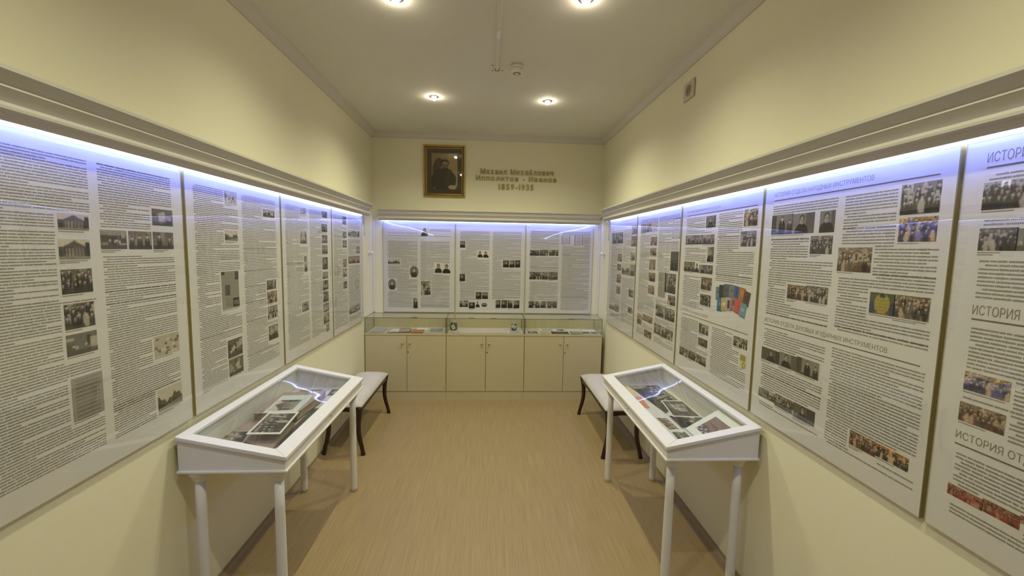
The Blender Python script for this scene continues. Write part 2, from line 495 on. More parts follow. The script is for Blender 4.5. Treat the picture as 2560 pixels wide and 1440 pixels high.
        put(ell(.80, .07, .15, .06), (.58,.51,.38)); put(ell(.12, .035, .05, .025), (.36,.31,.22))
        im[:] = im*1.25
    else:
        im[:] = (.5,.5,.5)
    if kind not in ('PORTRAIT',):
        # soften a little so figures melt together as print does
        k = im.copy()
        if nx > 6 and ny > 6:
            k[1:-1, 1:-1] = (im[1:-1, 1:-1]*5+im[:-2, 1:-1]+im[2:, 1:-1]+im[1:-1, :-2]+im[1:-1, 2:])/9
        im = k
    amp = 0.05 if kind in PAL or kind in 'isg2' else 0.02
    im = im*(1+amp*base_noise)
    if kind not in PAL or kind == 'g': im = im*np.array((1.0, .985, .95)) if kind not in ('D', 'Y', 'M', 'BROWN', 'TEXT') else im
    return lin(np.clip(im, 0.02, 1))

def print_grid(name, p00, p10, p11, p01, kind, parent, seed=0, cell=0.0035, img=None):
    """flat picture spanned by its corners lower-left, lower-right, upper-right, upper-left"""
    p00, p10, p11, p01 = [np.array(p, float) for p in (p00, p10, p11, p01)]
    w = np.linalg.norm(p10-p00); h = np.linalg.norm(p01-p00)
    nx = int(max(8, min(64, round(w/cell)))); ny = int(max(8, min(64, round(h/cell))))
    rng = np.random.default_rng(seed)
    c = paint(kind, nx, ny, rng) if img is None else img
    U, V = np.meshgrid(np.linspace(0, 1, nx), np.linspace(0, 1, ny))
    U = U[..., None]; V = V[..., None]
    P = (p00*(1-U)*(1-V)+p10*U*(1-V)+p11*U*V+p01*(1-U)*V).reshape(-1, 3)
    idx = np.arange(nx*ny).reshape(ny, nx)
    F = np.stack([idx[:-1, :-1], idx[:-1, 1:], idx[1:, 1:], idx[1:, :-1]], -1).reshape(-1, 4)
    me = bpy.data.meshes.new(name); me.from_pydata(P.tolist(), [], F.tolist())
    at = me.color_attributes.new('ink', 'FLOAT_COLOR', 'POINT')
    rgba = np.ones((nx*ny, 4), np.float32); rgba[:, :3] = c.reshape(-1, 3)
    at.data.foreach_set('color', rgba.ravel())
    me.materials.append(PRINT); me.update()
    return link(bpy.data.objects.new(name, me), parent)

# ================================================================== ROOM
T = 0.12
b = MB(); b.box((XL-T, YF-T, -0.08), (XR+T, YB+T, 0)); struct('floor', b, LINO)
b = MB(); b.box((XL-T, YF-T, ZC), (XR+T, YB+T, ZC+0.1)); struct('ceiling', b, CEIL)
b = MB(); b.box((XL-T, YF, 0), (XL, YB, ZC)); struct('wall_left', b, WALL)
b = MB(); b.box((XR, YF, 0), (XR+T, YB, ZC)); struct('wall_right', b, WALL)
b = MB(); b.box((XL-T, YB, 0), (XR+T, YB+T, ZC)); struct('wall_back', b, WALL)
b = MB(); b.box((XL-T, YF-T, 0), (XR+T, YF, ZC)); struct('wall_front', b, WALL)
# coved skirting
def skirt(sx, x):
    return [(x, 0.0), (x+sx*0.052, 0.0), (x+sx*0.050, 0.004), (x+sx*0.020, 0.012), (x+sx*0.008, 0.024), (x+sx*0.005, 0.040), (x, 0.043)]
b = MB(); b.prism(skirt(1, XL), 1, YF, YB); struct('baseboard_left', b, SKIRT)
b = MB(); b.prism(skirt(-1, XR), 1, YF, YB); struct('baseboard_right', b, SKIRT)
# ceiling cornice
def corn(p0, s):
    return [(p0, 3.346), (p0+s*.013, 3.346), (p0+s*.014, 3.354), (p0+s*.022, 3.360), (p0+s*.046, 3.386), (p0+s*.050, 3.393),
            (p0+s*.056, 3.394), (p0+s*.058, 3.400), (p0+s*.074, 3.408), (p0+s*.080, 3.410), (p0+s*.082, ZC), (p0, ZC)]
b = MB(); b.prism(corn(XL, 1), 1, YF, YB); struct('trim_1', b, WHITE)
b = MB(); b.prism(corn(XR, -1), 1, YF, YB); struct('trim_2', b, WHITE)
b = MB(); b.prism(corn(YB, -1), 0, XL, XR); struct('trim_3', b, WHITE)

# ================================================================== DOWNLIGHTS (halogen bulbs that show below the ceiling)
def downlight(x, y, label, power=1.0):
    t = thing('ceiling_downlight', label, 'lamp', (x, y, ZC), 0, 'ceiling downlights')
    r = MB(); r.lathe([(.026, 0), (.026, -.003), (.032, -.008), (.041, -.006), (.044, 0)], n=28); build('ring', r, CHROME, t)
    b = MB(); b.lathe([(.006, -.004), (.018, -.008), (.0215, -.016), (.019, -.025), (.011, -.032), (.002, -.034)], n=18); build('bulb', b, BULB, t)
    ld = bpy.data.lights.new('downlight_beam', 'SPOT'); ld.energy = LAMP_W*power; ld.color = LAMP_RGB; ld.shadow_soft_size = 0.025
    ld.spot_size = rad(SPOT_DEG); ld.spot_blend = 1.0
    lo = bpy.data.objects.new('downlight_beam', ld); link(lo, t); lo.location = (0, 0, -0.05)
downlight(-.559, 4.332, 'lit ceiling downlight left of the smoke detector, nearer the portrait wall', 1.28)
downlight(.564, 4.332, 'lit ceiling downlight right of the smoke detector, nearer the portrait wall', 1.28)
downlight(-.575, 2.69, 'lit ceiling downlight cut by the top of the picture, left of the cable duct')
downlight(.552, 2.60, 'lit ceiling downlight cut by the top of the picture, right of the cable duct')
for y, w in ((.95, 'above the photographer'),):
    downlight(-.565, y, 'ceiling downlight %s over the left wall panels' % w, .9)
    downlight(.56, y, 'ceiling downlight %s over the right wall panels' % w, .9)

# ================================================================== PELMETS WITH LED TAPE
PROF = [(.002, 2.445), (.147, 2.445), (.147, 2.433), (.139, 2.430), (.126, 2.416), (.119, 2.402), (.115, 2.400), (.117, 2.392),
        (.114, 2.389), (.086, 2.357), (.089, 2.352), (.109, 2.347), (.1155, 2.338), (.115, 2.329), (.108, 2.322), (.101, 2.319),
        (.092, 2.308), (.089, 2.3005), (.083, 2.300), (.083, 2.350), (.002, 2.350)]
def pelmet(place, length, dz, label, a=0.0):
    loc, rz = place
    t = thing('light_pelmet', label, 'pelmet', (loc[0], loc[1], dz), rz)
    b = MB(); b.prism([(-p, z) for p, z in PROF], 0, a, length)
    build('crown_molding', b, WHITE, t)
    l = MB(); l.box((a+.03, -.079, 2.3290), (length-.05, -.071, 2.3305)); build('led_tape', l, LED, t)
    h = MB(); h.box((a+.02, -.0795, 2.3306), (length-.04, -.0705, 2.345)); h.box((a+.02, -.0815, 2.329), (length-.04, -.0796, 2.345)); h.box((a+.02, -.0704, 2.329), (length-.04, -.0685, 2.345)); build('led_shield', h, WHITE, t)  # unseen shield, added to mask the tape's sides so it shines only downward
    d = MB(); d.box((a+.03, -.022, 2.3030), (length-.05, -.014, 2.3180)); build('diffuser_strip', d, STRIP, t)
    return t
pelmet(LEFT(-.6), 5.80, 0, 'white moulded pelmet with blue-white light tape along the left wall')
pelmet(RIGHT(5.205), 5.8, 0, 'white moulded pelmet with blue-white light tape along the right wall')
pelmet(BACK(-1.437), 2.905, -.018, 'white moulded pelmet with blue-white light tape under the portrait')

# ================================================================== EXHIBIT PANELS
LAY = {
'L0':[(0.356,1.985,0.472,2.043,'B'),(0.352,1.879,0.469,1.952,'B'),(0.352,1.754,0.47,1.843,'g'),(0.353,1.624,0.469,1.717,'g'),(0.352,1.526,0.472,1.605,'i'),(0.358,1.279,0.482,1.442,'d'),(0.777,2.023,0.901,2.098,'i'),(0.516,1.916,0.636,1.992,'s'),(0.645,1.915,0.767,1.992,'g2'),(0.775,1.915,0.898,1.993,'g2'),(0.746,1.42,0.899,1.515,'t'),(0.748,1.161,0.901,1.264,'l')],
'L1':[(0.321,2.173,0.439,2.25,'t'),(0.729,2.132,0.881,2.183,'s'),(0.31,1.963,0.434,2.022,'l'),(0.259,1.566,0.424,1.785,'N'),(0.747,1.633,0.875,1.699,'g'),(0.748,1.537,0.88,1.62,'gc'),(0.747,1.43,0.881,1.516,'g'),(0.751,1.278,0.882,1.38,'g'),(0.291,1.272,0.436,1.379,'i'),(0.296,1.161,0.439,1.262,'i')],
'L2':[(0.31,2.185,0.43,2.246,'t'),(0.749,2.198,0.881,2.255,'p'),(0.303,1.956,0.425,2.057,'s'),(0.744,2.069,0.879,2.141,'p2'),(0.745,1.967,0.877,2.041,'i'),(0.744,1.867,0.879,1.947,'g2'),(0.366,1.724,0.425,1.854,'i'),(0.743,1.723,0.876,1.836,'p'),(0.742,1.636,0.877,1.701,'i'),(0.745,1.533,0.878,1.622,'i'),(0.747,1.419,0.879,1.516,'g'),(0.746,1.327,0.884,1.409,'i'),(0.745,1.218,0.886,1.317,'s'),(0.801,1.141,0.885,1.209,'s'),(0.307,1.399,0.435,1.478,'s')],
'L3':[(0.296,2.165,0.417,2.249,'p'),(0.296,2.027,0.419,2.094,'i'),(0.47,2.044,0.868,2.118,'B'),(0.295,1.926,0.417,2.002,'i'),(0.742,1.86,0.87,1.94,'i'),(0.465,1.75,0.865,1.83,'gb'),(0.29,1.719,0.416,1.806,'gb'),(0.288,1.618,0.409,1.707,'i'),(0.292,1.494,0.408,1.57,'i'),(0.464,1.193,0.863,1.276,'s')],
'R5':[(0.095,2.03,0.518,2.157,'g'),(0.801,2.12,0.95,2.211,'p2'),(0.794,1.994,0.953,2.101,'i'),(0.347,1.824,0.511,1.912,'gb'),(0.801,1.848,0.938,1.936,'p2'),(0.346,1.723,0.493,1.793,'i'),(0.523,1.683,0.789,1.813,'l'),(0.791,1.687,0.951,1.808,'p'),(0.341,1.578,0.509,1.679,'gb'),(0.347,1.452,0.499,1.539,'gb'),(0.783,1.462,0.937,1.542,'i'),(0.095,1.242,0.303,1.295,'s'),(0.31,1.239,0.485,1.323,'s'),(0.782,1.292,0.933,1.357,'g')],
'R4':[(0.091,2.123,0.233,2.209,'gb'),(0.238,2.126,0.372,2.211,'gb'),(0.375,2.126,0.512,2.211,'t'),(0.357,2,0.504,2.079,'gr'),(0.353,1.909,0.503,1.978,'gb'),(0.35,1.78,0.494,1.873,'gb'),(0.347,1.67,0.504,1.753,'gc'),(0.817,2.054,0.956,2.217,'D'),(0.806,1.792,0.951,1.95,'N2'),(0.577,1.554,0.735,1.771,'d'),(0.72,1.605,0.926,1.767,'g'),(0.348,1.554,0.499,1.634,'gb'),(0.789,1.51,0.933,1.59,'gr'),(0.549,1.378,0.937,1.479,'g'),(0.097,1.226,0.226,1.335,'gc'),(0.242,1.283,0.495,1.346,'gc'),(0.299,1.14,0.483,1.205,'gr'),(0.531,1.217,0.667,1.308,'g2'),(0.664,1.217,0.786,1.309,'p2'),(0.781,1.22,0.926,1.305,'g')],
'R3':[(0.358,2.116,0.485,2.195,'p'),(0.796,2.103,0.923,2.2,'gc'),(0.071,2.003,0.167,2.072,'p2'),(0.164,2.004,0.223,2.072,'p'),(0.22,2.003,0.322,2.07,'g2'),(0.321,2.003,0.382,2.068,'p2'),(0.379,2.003,0.481,2.069,'g2'),(0.77,1.986,0.923,2.075,'g'),(0.401,1.883,0.484,1.985,'p'),(0.068,1.801,0.235,1.876,'g2'),(0.232,1.802,0.3,1.872,'P'),(0.297,1.8,0.391,1.86,'p'),(0.39,1.8,0.483,1.86,'i'),(0.339,1.689,0.484,1.775,'gr'),(0.339,1.58,0.481,1.657,'g'),(0.347,1.38,0.478,1.449,'p2'),(0.347,1.293,0.474,1.347,'p'),(0.068,1.155,0.208,1.221,'g'),(0.213,1.16,0.342,1.223,'g'),(0.34,1.161,0.471,1.224,'g'),(0.773,1.386,0.911,1.447,'g'),(0.847,1.272,0.917,1.352,'M')],
'R2':[(0.065,2.047,0.22,2.147,'p2'),(0.217,2.047,0.359,2.143,'p'),(0.391,2.046,0.476,2.142,'p'),(0.764,2.096,0.901,2.204,'g'),(0.346,1.95,0.473,2.032,'g'),(0.767,1.999,0.901,2.085,'gbl'),(0.508,1.879,0.669,1.979,'gb'),(0.219,1.726,0.348,1.797,'gr'),(0.345,1.726,0.473,1.802,'g'),(0.679,1.724,0.782,1.806,'Y'),(0.778,1.724,0.906,1.807,'gc'),(0.06,1.377,0.201,1.444,'p'),(0.199,1.378,0.322,1.45,'p'),(0.322,1.377,0.461,1.456,'p2'),(0.058,1.169,0.191,1.219,'i'),(0.191,1.162,0.327,1.227,'g'),(0.326,1.159,0.461,1.229,'p'),(0.648,1.172,0.766,1.232,'gr'),(0.766,1.181,0.893,1.231,'go')],
'R1':[(0.058,2.091,0.169,2.173,'G'),(0.061,1.969,0.157,2.036,'g'),(0.153,1.969,0.237,2.032,'i'),(0.068,1.535,0.186,1.594,'gbl'),(0.064,1.434,0.184,1.495,'gr'),(0.058,1.185,0.156,1.221,'R'),(0.154,1.187,0.245,1.227,'R'),(0.244,1.21,0.337,1.233,'R')],
'B1':[(0.495,2.094,0.584,2.202,'P'),(0.061,1.715,0.221,1.786,'l'),(0.347,1.543,0.458,1.692,'O'),(0.062,1.374,0.163,1.514,'O'),(0.677,1.606,0.768,1.738,'P'),(0.779,1.601,0.883,1.73,'P'),(0.494,1.308,0.62,1.493,'g'),(0.392,1.124,0.449,1.266,'p2')],
'B2':[(0.053,1.947,0.123,2.039,'p'),(0.291,1.822,0.357,1.912,'P'),(0.365,1.82,0.438,1.911,'P'),(0.629,1.693,0.71,1.79,'p'),(0.715,1.694,0.792,1.792,'p'),(0.796,1.695,0.864,1.793,'p'),(0.051,1.499,0.125,1.596,'p'),(0.269,1.261,0.348,1.356,'p'),(0.355,1.262,0.436,1.355,'g2'),(0.051,1.15,0.17,1.24,'g2'),(0.176,1.13,0.26,1.214,'p'),(0.271,1.148,0.325,1.23,'P'),(0.346,1.155,0.425,1.207,'O'),(0.538,1.143,0.606,1.249,'p'),(0.616,1.142,0.695,1.25,'p'),(0.701,1.141,0.775,1.249,'p2'),(0.781,1.14,0.864,1.248,'p')],
'B3':[(0.054,1.859,0.181,1.938,'g'),(0.186,1.859,0.307,1.941,'g'),(0.314,1.862,0.441,1.941,'g'),(0.055,1.537,0.223,1.642,'g'),(0.228,1.538,0.308,1.643,'g2'),(0.313,1.536,0.44,1.645,'i'),(0.053,1.147,0.207,1.241,'g'),(0.213,1.148,0.289,1.241,'p'),(0.297,1.148,0.442,1.242,'g'),(0.656,2.008,0.772,2.147,'D'),(0.482,2.022,0.594,2.131,'D')],
}
COLS = {'L': ((.062, .445), (.487, .893)), 'R': ((.07, .485), (.522, .915)), 'B': ((.058, .447), (.488, .872))}
PITCH = {'L': .0100, 'R': .0122, 'B': .0100}

def text_lines(mb, rng, s0, s1, ztop, zbot, pitch, holes, p, bold_every=9, letters=False):
    z = ztop; left_lines = 0; bold = False; first = True
    while z-pitch*.5 > zbot:
        if left_lines <= 0:
            left_lines = rng.randint(2, 9); bold = rng.random() < 1.0/bold_every; first = True
            if bold: left_lines = 1
        z0, z1 = z-pitch*.5, z
        iv = [(s0, s1)]
        for (a0, b0, a1, b1) in holes:
            if b0 < z1 and b1 > z0:
                new = []
                for (i, j) in iv:
                    if a1 <= i or a0 >= j: new.append((i, j)); continue
                    if a0-i > .05: new.append((i, a0))
                    if j-a1 > .05: new.append((a1, j))
                iv = new
        last = left_lines == 1
        for (i, j) in iv:
            end = i+(j-i)*rng.uniform(.25, .9) if last and len(iv) == 1 and not bold else j
            x = i+(.016 if first and not last else 0)
            th = pitch*(.50 if bold else .42)
            while x < end-.006:
                w = min(rng.uniform(.012, .055), end-x)
                if end-(x+w) < .01: w = end-x
                k = 1 if bold else 0
                zz = z-pitch*.75
                if letters:
                    a = x
                    while a < x+w-.0012:
                        lw = min(rng.uniform(.0030, .0046), x+w-a); tt = th*rng.choice((.92, 1, 1, 1.12)); zd = -th*.18 if rng.random() < .1 else 0
                        mb.quad((a, -p, zz+zd), (a+lw, -p, zz+zd), (a+lw, -p, zz+tt), (a, -p, zz+tt), k)
                        a += lw+.0007
                else:
                    mb.quad((x, -p, zz), (x+w, -p, zz), (x+w, -p, zz+th), (x, -p, zz+th), k)
                x += w+rng.uniform(.0016, .0030)
        first = False
        left_lines -= 1; z -= pitch

PH_SEED = [0]
CELL = {'L0': .003, 'R1': .003, 'R2': .003, 'L1': .0035, 'R3': .0035}
for k in ('L2', 'L3', 'R4', 'R5', 'B1', 'B2', 'B3'): CELL[k] = .0048
def panel(key, width, zt, zb, label, headings=(), rules=(), fan=False, cols=None, ztext=None, extra_holes=(), extra_text=()):
    side = key[0]
    y0 = {'L0': 1.225, 'L1': 2.214, 'L2': 3.191, 'L3': 4.187, 'R5': 5.190, 'R4': 4.212, 'R3': 3.225, 'R2': 2.244, 'R1': 1.280,
          'B1': -1.395, 'B2': -.439, 'B3': .498}[key]
    loc, rz = {'L': LEFT, 'R': RIGHT, 'B': BACK}[side](y0)
    t = thing('exhibit_panel', label, 'panel', loc, rz, {'L': 'panels on the left wall', 'R': 'panels on the right wall', 'B': 'panels under the portrait'}[side])
    P0 = .018
    b = MB()
    b.box((0, -P0, zb), (width, -.004, zt), 1)
    b.m[-6+2] = 0                      # front face carries the print
    build('board', b, [PAPER, EDGE], t)
    holes = []
    caps = MB(); rng = random.Random(key)
    for (a, z0, c, z1, kind) in LAY[key]:
        PH_SEED[0] += 1
        q = P0+.0006
        if kind == 'O':                            # oval portrait print
            print_grid('photograph', (a, -q, z0), (c, -q, z0), (c, -q, z1), (a, -q, z1), kind, t, PH_SEED[0], CELL[key])
        else:
            print_grid('photograph', (a, -q, z0), (c, -q, z0), (c, -q, z1), (a, -q, z1), kind, t, PH_SEED[0], CELL[key])
        holes.append((a-.012, z0-.018, c+.010, z1+.008))
        if kind not in 'OP' and rng.random() < .7:
            w = (c-a)*rng.uniform(.5, 1)
            for k in range(rng.randint(1, 2)):
                zz = z0-.0075-k*.0065
                caps.quad((a, -P0-.0004, zz), (a+w*(1-.3*k), -P0-.0004, zz), (a+w*(1-.3*k), -P0-.0004, zz+.003), (a, -P0-.0004, zz+.003), 0)
    for (s, z, w, h, body) in headings:
        me = text_mesh('heading', body, 1.0)
        x0, x1, y0_, y1_ = mesh_size(me)
        kx = w/(x1-x0); ky = h/(y1_-y0_)
        M4 = Matrix.Translation((s, -P0-.0005, z)) @ Matrix.Rotation(math.pi/2, 4, 'X') @ Matrix.Diagonal((kx, ky, 1, 1)) @ Matrix.Translation((-x0, -y0_, 0))
        me.transform(M4); me.materials.append(HEADINK)
        link(bpy.data.objects.new('heading', me), t)
        holes.append((s-.03, z-.012, max(s+w, .93), z+h+.02))
    for (s, z, w, th) in rules:
        r = MB(); r.quad((s, -P0-.0005, z), (s+w, -P0-.0005, z), (s+w, -P0-.0005, z+th), (s, -P0-.0005, z+th)); build('rule', r, RULE, t)
        holes.append((s-.03, z-.012, s+w, z+.016))
    holes += list(extra_holes)
    tb = MB()
    zt_text, zb_text = ztext or (2.25, 1.14)
    for (s0, s1) in (cols or COLS[side]):
        text_lines(tb, rng, s0, s1, zt_text, zb_text, PITCH[side], holes, P0+.0004, letters=key in ('L0', 'L1', 'R1', 'R2', 'R3'))
    for (s0, s1, za, zc) in extra_text: text_lines(tb, rng, s0, s1, za, zc, PITCH[side], holes, P0+.0004)
    tb.add(caps.v, caps.f, 0)
    o = build('printed_text', tb, [INK, BOLD], t, fix=False); o['kind'] = 'stuff'
    if fan:
        rgbs = [(.40,.50,.54), (.16,.15,.15), (.30,.34,.38), (.47,.49,.46), (.20,.32,.56), (.66,.44,.20), (.34,.26,.20),
                (.22,.42,.54), (.72,.64,.42), (.70,.68,.66), (.66,.42,.40), (.78,.30,.20), (.44,.56,.62)]
        cs = [(.57,1.683,.07), (.61,1.698,.05), (.662,1.707,0), (.723,1.708,-.02), (.774,1.704,-.06), (.827,1.70,-.1), (.872,1.683,-.2),
              (.594,1.612,.04), (.644,1.619,.02), (.696,1.627,-.02), (.747,1.634,-.08), (.80,1.624,-.14), (.845,1.611,-.2)]
        for i, ((r0, g0, b0), (cx, cz, a)) in enumerate(zip(rgbs, cs)):
            hw, hh = .031, .043
            ca, sa = math.cos(a), math.sin(a)
            q = P0+.0006+.00008*i
            pt = lambda u, v: (cx+u*ca-v*sa, -q, cz+u*sa+v*ca)
            nx, ny = 10, 14
            rg = np.random.default_rng(i)
            im = np.ones((ny, nx, 3))*np.array((r0, g0, b0)); im[int(rg.integers(3, 8)):int(rg.integers(9, 12)), 3:7] *= rg.uniform(.5, 1.3); im[1:2, 2:8] *= .8
            if i == 9: im[3:11, 3:7] = (.24, .18, .42)
            print_grid('printed_booklet', pt(-hw, -hh), pt(hw, -hh), pt(hw, hh), pt(-hw, hh), '', t, i, .006, lin(np.clip(np.repeat(np.repeat(im, 1, 0), 1, 1), 0, 1)))
    # clear cover sheet, held at the edges and slightly bowed
    n, m = 40, 40
    vs, fs = [], []
    r2 = random.Random(key+'w')
    ph = [r2.uniform(0, 6.28) for _ in range(6)]
    W = lambda u, v: .0018*math.sin(5.5*u+ph[0])*math.sin(3.6*v+ph[1])+.0008*math.sin(11*u+ph[2])*math.sin(4.2*v+ph[3])
    for j in range(m+1):
        for i in range(n+1):
            u, v = i/n, j/m
            env = (4*u*(1-u))**.6*(4*v*(1-v))**.5
            vs.append((.001+u*(width-.002), -(.0222+(W(u, v)+.0024)*env), zb+.001+v*(zt-zb-.002)))
    for j in range(m):
        for i in range(n):
            a = j*(n+1)+i; fs.append((a, a+1, a+n+2, a+n+1))
    c = MB(); c.add(vs, fs, 0, True)
    build('cover_sheet', c, ACRYL, t, fix=False)
    e = MB()                                        # polished edge of the sheet
    e.box((0, -.0205, zb), (.0012, -P0-.0008, zt)); e.box((width-.0012, -.0205, zb), (width, -P0-.0008, zt))
    e.box((0, -.0205, zt-.0012), (width, -P0-.0008, zt)); e.box((0, -.0205, zb), (width, -P0-.0008, zb+.0012))
    build('cover_edge', e, EDGE, t)
    return t

ZT, ZB = 2.3022, 1.047
panel('L0', .968, ZT, ZB, 'tall text panel with house and temple photographs, nearest on the left wall', cols=((.085, .480), (.521, .898)))
panel('L1', .958, ZT, ZB, 'text panel with a tall grey newspaper collage in its middle, left wall')
panel('L2', .977, ZT, ZB, 'text panel with a long column of small photographs on its far edge, left wall')
panel('L3', .973, ZT, ZB, 'last text panel before the corner on the left wall, with wide brown group photograph', ztext=(2.25, 1.11), cols=((.03, .42), (.465, .875)))
panel('R5', .958, ZT, ZB, 'right wall text panel touching the corner, with two buildings low on it', ztext=(2.18, 1.15), cols=((.095, .51), (.535, .94)))
panel('R4', .967, ZT, ZB, 'right wall text panel with red cover photograph and framed certificate print', cols=((.085, .50), (.535, .935)))
panel('R3', .962, ZT, ZB, 'right wall panel with a printed fan of coloured booklets', fan=True,
      headings=((.077, 2.234, .455, .022, 'ИСТОРИЯ ДИРИЖЁРСКОГО ОТДЕЛА'), (.076, 1.497, .38, .020, 'ИСТОРИЯ ВОКАЛЬНОГО ОТДЕЛА')),
      rules=((.076, 2.214, .838, .0045), (.075, 1.476, .835, .0045)), extra_holes=((.51, 1.49, .93, 1.765),))
panel('R2', .948, ZT, ZB, 'right wall panel headed for folk, wind and percussion instruments',
      headings=((.07, 2.237, .577, .026, 'ИСТОРИЯ ОТДЕЛА НАРОДНЫХ ИНСТРУМЕНТОВ'), (.065, 1.578, .706, .026, 'ИСТОРИЯ ОТДЕЛА ДУХОВЫХ И УДАРНЫХ ИНСТРУМЕНТОВ')),
      rules=((.072, 2.220, .82, .0045), (.065, 1.566, .83, .0045)), ztext=(2.21, 1.13))
panel('R1', .955, ZT, ZB, 'right wall panel cut by the picture edge, red concert photographs low on it',
      headings=((.059, 2.232, .112, .030, 'ИСТОРИЯ'), (.067, 1.773, .16, .030, 'ИСТОРИЯ ХО'), (.063, 1.371, .225, .030, 'ИСТОРИЯ ОТДЕЛ')),
      rules=((.060, 2.215, .83, .005), (.067, 1.756, .83, .005), (.063, 1.355, .83, .005)), ztext=(2.20, 1.13))
ZTB, ZBB = 2.2842, 1.075
panel('B1', .942, ZTB, ZBB, 'text panel with two oval portraits under the gilt framed picture', 
      headings=((.066, 2.1165, .385, .017, 'М. М. ИППОЛИТОВ-ИВАНОВ'), (.136, 2.048, .316, .014, 'РОДОМ Я ИЗ ГАТЧИНЫ')),
      rules=((.063, 2.089, .82, .004),), ztext=(2.025, 1.13), extra_text=((.61, .88, 2.185, 2.125), (.20, .45, 2.152, 2.138)))
panel('B2', .922, ZTB, ZBB, 'middle text panel of the end wall with rows of small portraits low on it', ztext=(2.17, 1.25))
panel('B3', .909, ZTB, ZBB, 'text panel of the end wall with three strips of group photographs', ztext=(2.19, 1.12))

# ================================================================== DISPLAY TABLES
TL, PB, PF, ZBT = 1.29, .022, .548, .818       # length, back and front distance from the wall, underside of the case
ZBK, ZFR = 1.008, .900                          # top of the lid at the back and at the front
def lid_z(p): return ZBK+(ZFR-ZBK)*(p-PB)/(PF-PB)
def display_table(place, label, seed):
    loc, rz = place
    t = thing('display_table', label, 'table', loc, rz, 'glass topped display tables')
    ins = .012; th = .018
    for x0 in (ins, TL-ins-th):
        b = MB()
        q = [(PB+.004, ZBT+.012), (PF-ins, ZBT+.012), (PF-ins, lid_z(PF-ins)-.020), (PB+.004, lid_z(PB+.004)-.020)]
        b.prism([(-p, z) for p, z in q], 0, x0, x0+th); build('side_panel', b, TABLEW, t)
    b = MB(); b.box((ins+th, -(PF-ins), ZBT+.012), (TL-ins-th, -(PF-ins-th), lid_z(PF-ins)-.020)); fp = build('front_panel', b, TABLEW, t)
    b = MB(); b.box((ins+th, -(PB+.004), ZBT+.012), (TL-ins-th, -(PB+.004+th), lid_z(PB+.02)-.022)); build('back_panel', b, TABLEW, t)
    b = MB(); b.box((0, -PF, ZBT), (TL, -PB, ZBT+.012)); build('base_moulding', b, TABLEW, t, bevel=.004)
    # lid frame: mitred bars in the sloping plane
    fr, bk, en = .078, .042, .060
    O = [(0, PF), (TL, PF), (TL, PB), (0, PB)]
    I = [(en, PF-fr), (TL-en, PF-fr), (TL-en, PB+bk), (en, PB+bk)]
    for k in range(4):
        k2 = (k+1) % 4
        pts = [O[k], O[k2], I[k2], I[k]]
        lo = [(x, -p, lid_z(p)-.020) for x, p in pts]; hi = [(x, -p, lid_z(p)) for x, p in pts]
        b = MB(); b.hexa(lo, hi); build('lid_bar', b, TABLEW, t, bevel=.0035)
    I2 = [(en-.004, PF-fr+.004), (TL-en+.004, PF-fr+.004), (TL-en+.004, PB+bk-.004), (en-.004, PB+bk-.004)]
    b = MB(); b.hexa([(x, -p, lid_z(p)-.011) for x, p in I2], [(x, -p, lid_z(p)-.007) for x, p in I2]); build('glass_pane', b, PANE, t)
    b = MB(); b.lathe([(.0085, 0), (.0085, -.004), (.006, -.007), (.002, -.008)], (TL/2-.02, -(PF-ins), .858), n=16, axis=1)
    build('lock', b, CHROME, fp)
    for s in (ins+.02, TL-ins-.02):
        for zz in ((ZBT+.03),):
            b = MB(); b.lathe([(.004, 0), (.004, -.0012), (.0028, -.002)], (s, -(PF-ins)+.0005, zz), n=10, axis=1); build('screw_cap', b, TABLEW, fp)
    for x, p in ((.055, PF-.065), (TL-.075, PF-.065), (.055, PB+.075), (TL-.075, PB+.075)):
        b = MB(); b.lathe([(.0255, 0), (.0255, .03), (.025, .3), (.0235, .6), (.0225, .765)], (x, -p, 0), n=24); lg = build('leg', b, TABLEW, t)
        c = MB(); c.lathe([(.0225, .752), (.030, .765), (.034, .775), (.034, .788), (.044, .792), (.047, .800), (.047, .808), (.050, .811), (.050, .818)], (x, -p, 0), n=24)
        build('capital', c, TABLEW, lg)
    return t
display_table(LEFT(2.05), 'white glass topped display table on turned legs by the left wall, holding an album', 1)
display_table(RIGHT(3.415), 'white glass topped display table on turned legs by the right wall, full of loose photographs', 2)

ZC0 = ZBT+.0125                                  # inside floor of the table cases
def sheet(name, label, cat, corners, z, th=.0012, paper=(.78, .76, .70), kind=None, border=.08, seed=0, group=None, lift=0.0, border2=None):
    """sheet of paper or card; corners upper-left, upper-right, lower-right, lower-left for its reader, in room x, y"""
    cx = sum(c[0] for c in corners)/4; cy = sum(c[1] for c in corners)/4
    ul, ur, lr, ll = [np.array((x-cx, y-cy)) for x, y in corners]
    m = mat('paper_%02x%02x%02x' % tuple(int(c*255) for c in paper), paper, .6, var=.02, scale=20)
    e = [ll, lr, ur, ul]
    zz = [lift*.0, lift*.0, lift, lift]
    b = MB(); b.hexa([(p[0], p[1], h) for p, h in zip(e, zz)], [(p[0], p[1], h+th) for p, h in zip(e, zz)])
    o = build(name, b, m); o.location = (cx, cy, z)
    tag(o, label, cat, group)
    if kind:
        bx = border2 or (border, border, border, border)   # left, right, top, bottom shares
        def at(u, v):
            q = ll*(1-u)*(1-v)+lr*u*(1-v)+ur*u*v+ul*(1-u)*v
            return (q[0], q[1], th+.0003+lift*v)
        u0, u1, v0, v1 = bx[0], 1-bx[1], bx[3], 1-bx[2]
        print_grid('picture', at(u0, v0), at(u1, v0), at(u1, v1), at(u0, v1), kind, o, seed, .005)
    return o
GL, GR = 'papers in the left display table', 'papers in the right display table'
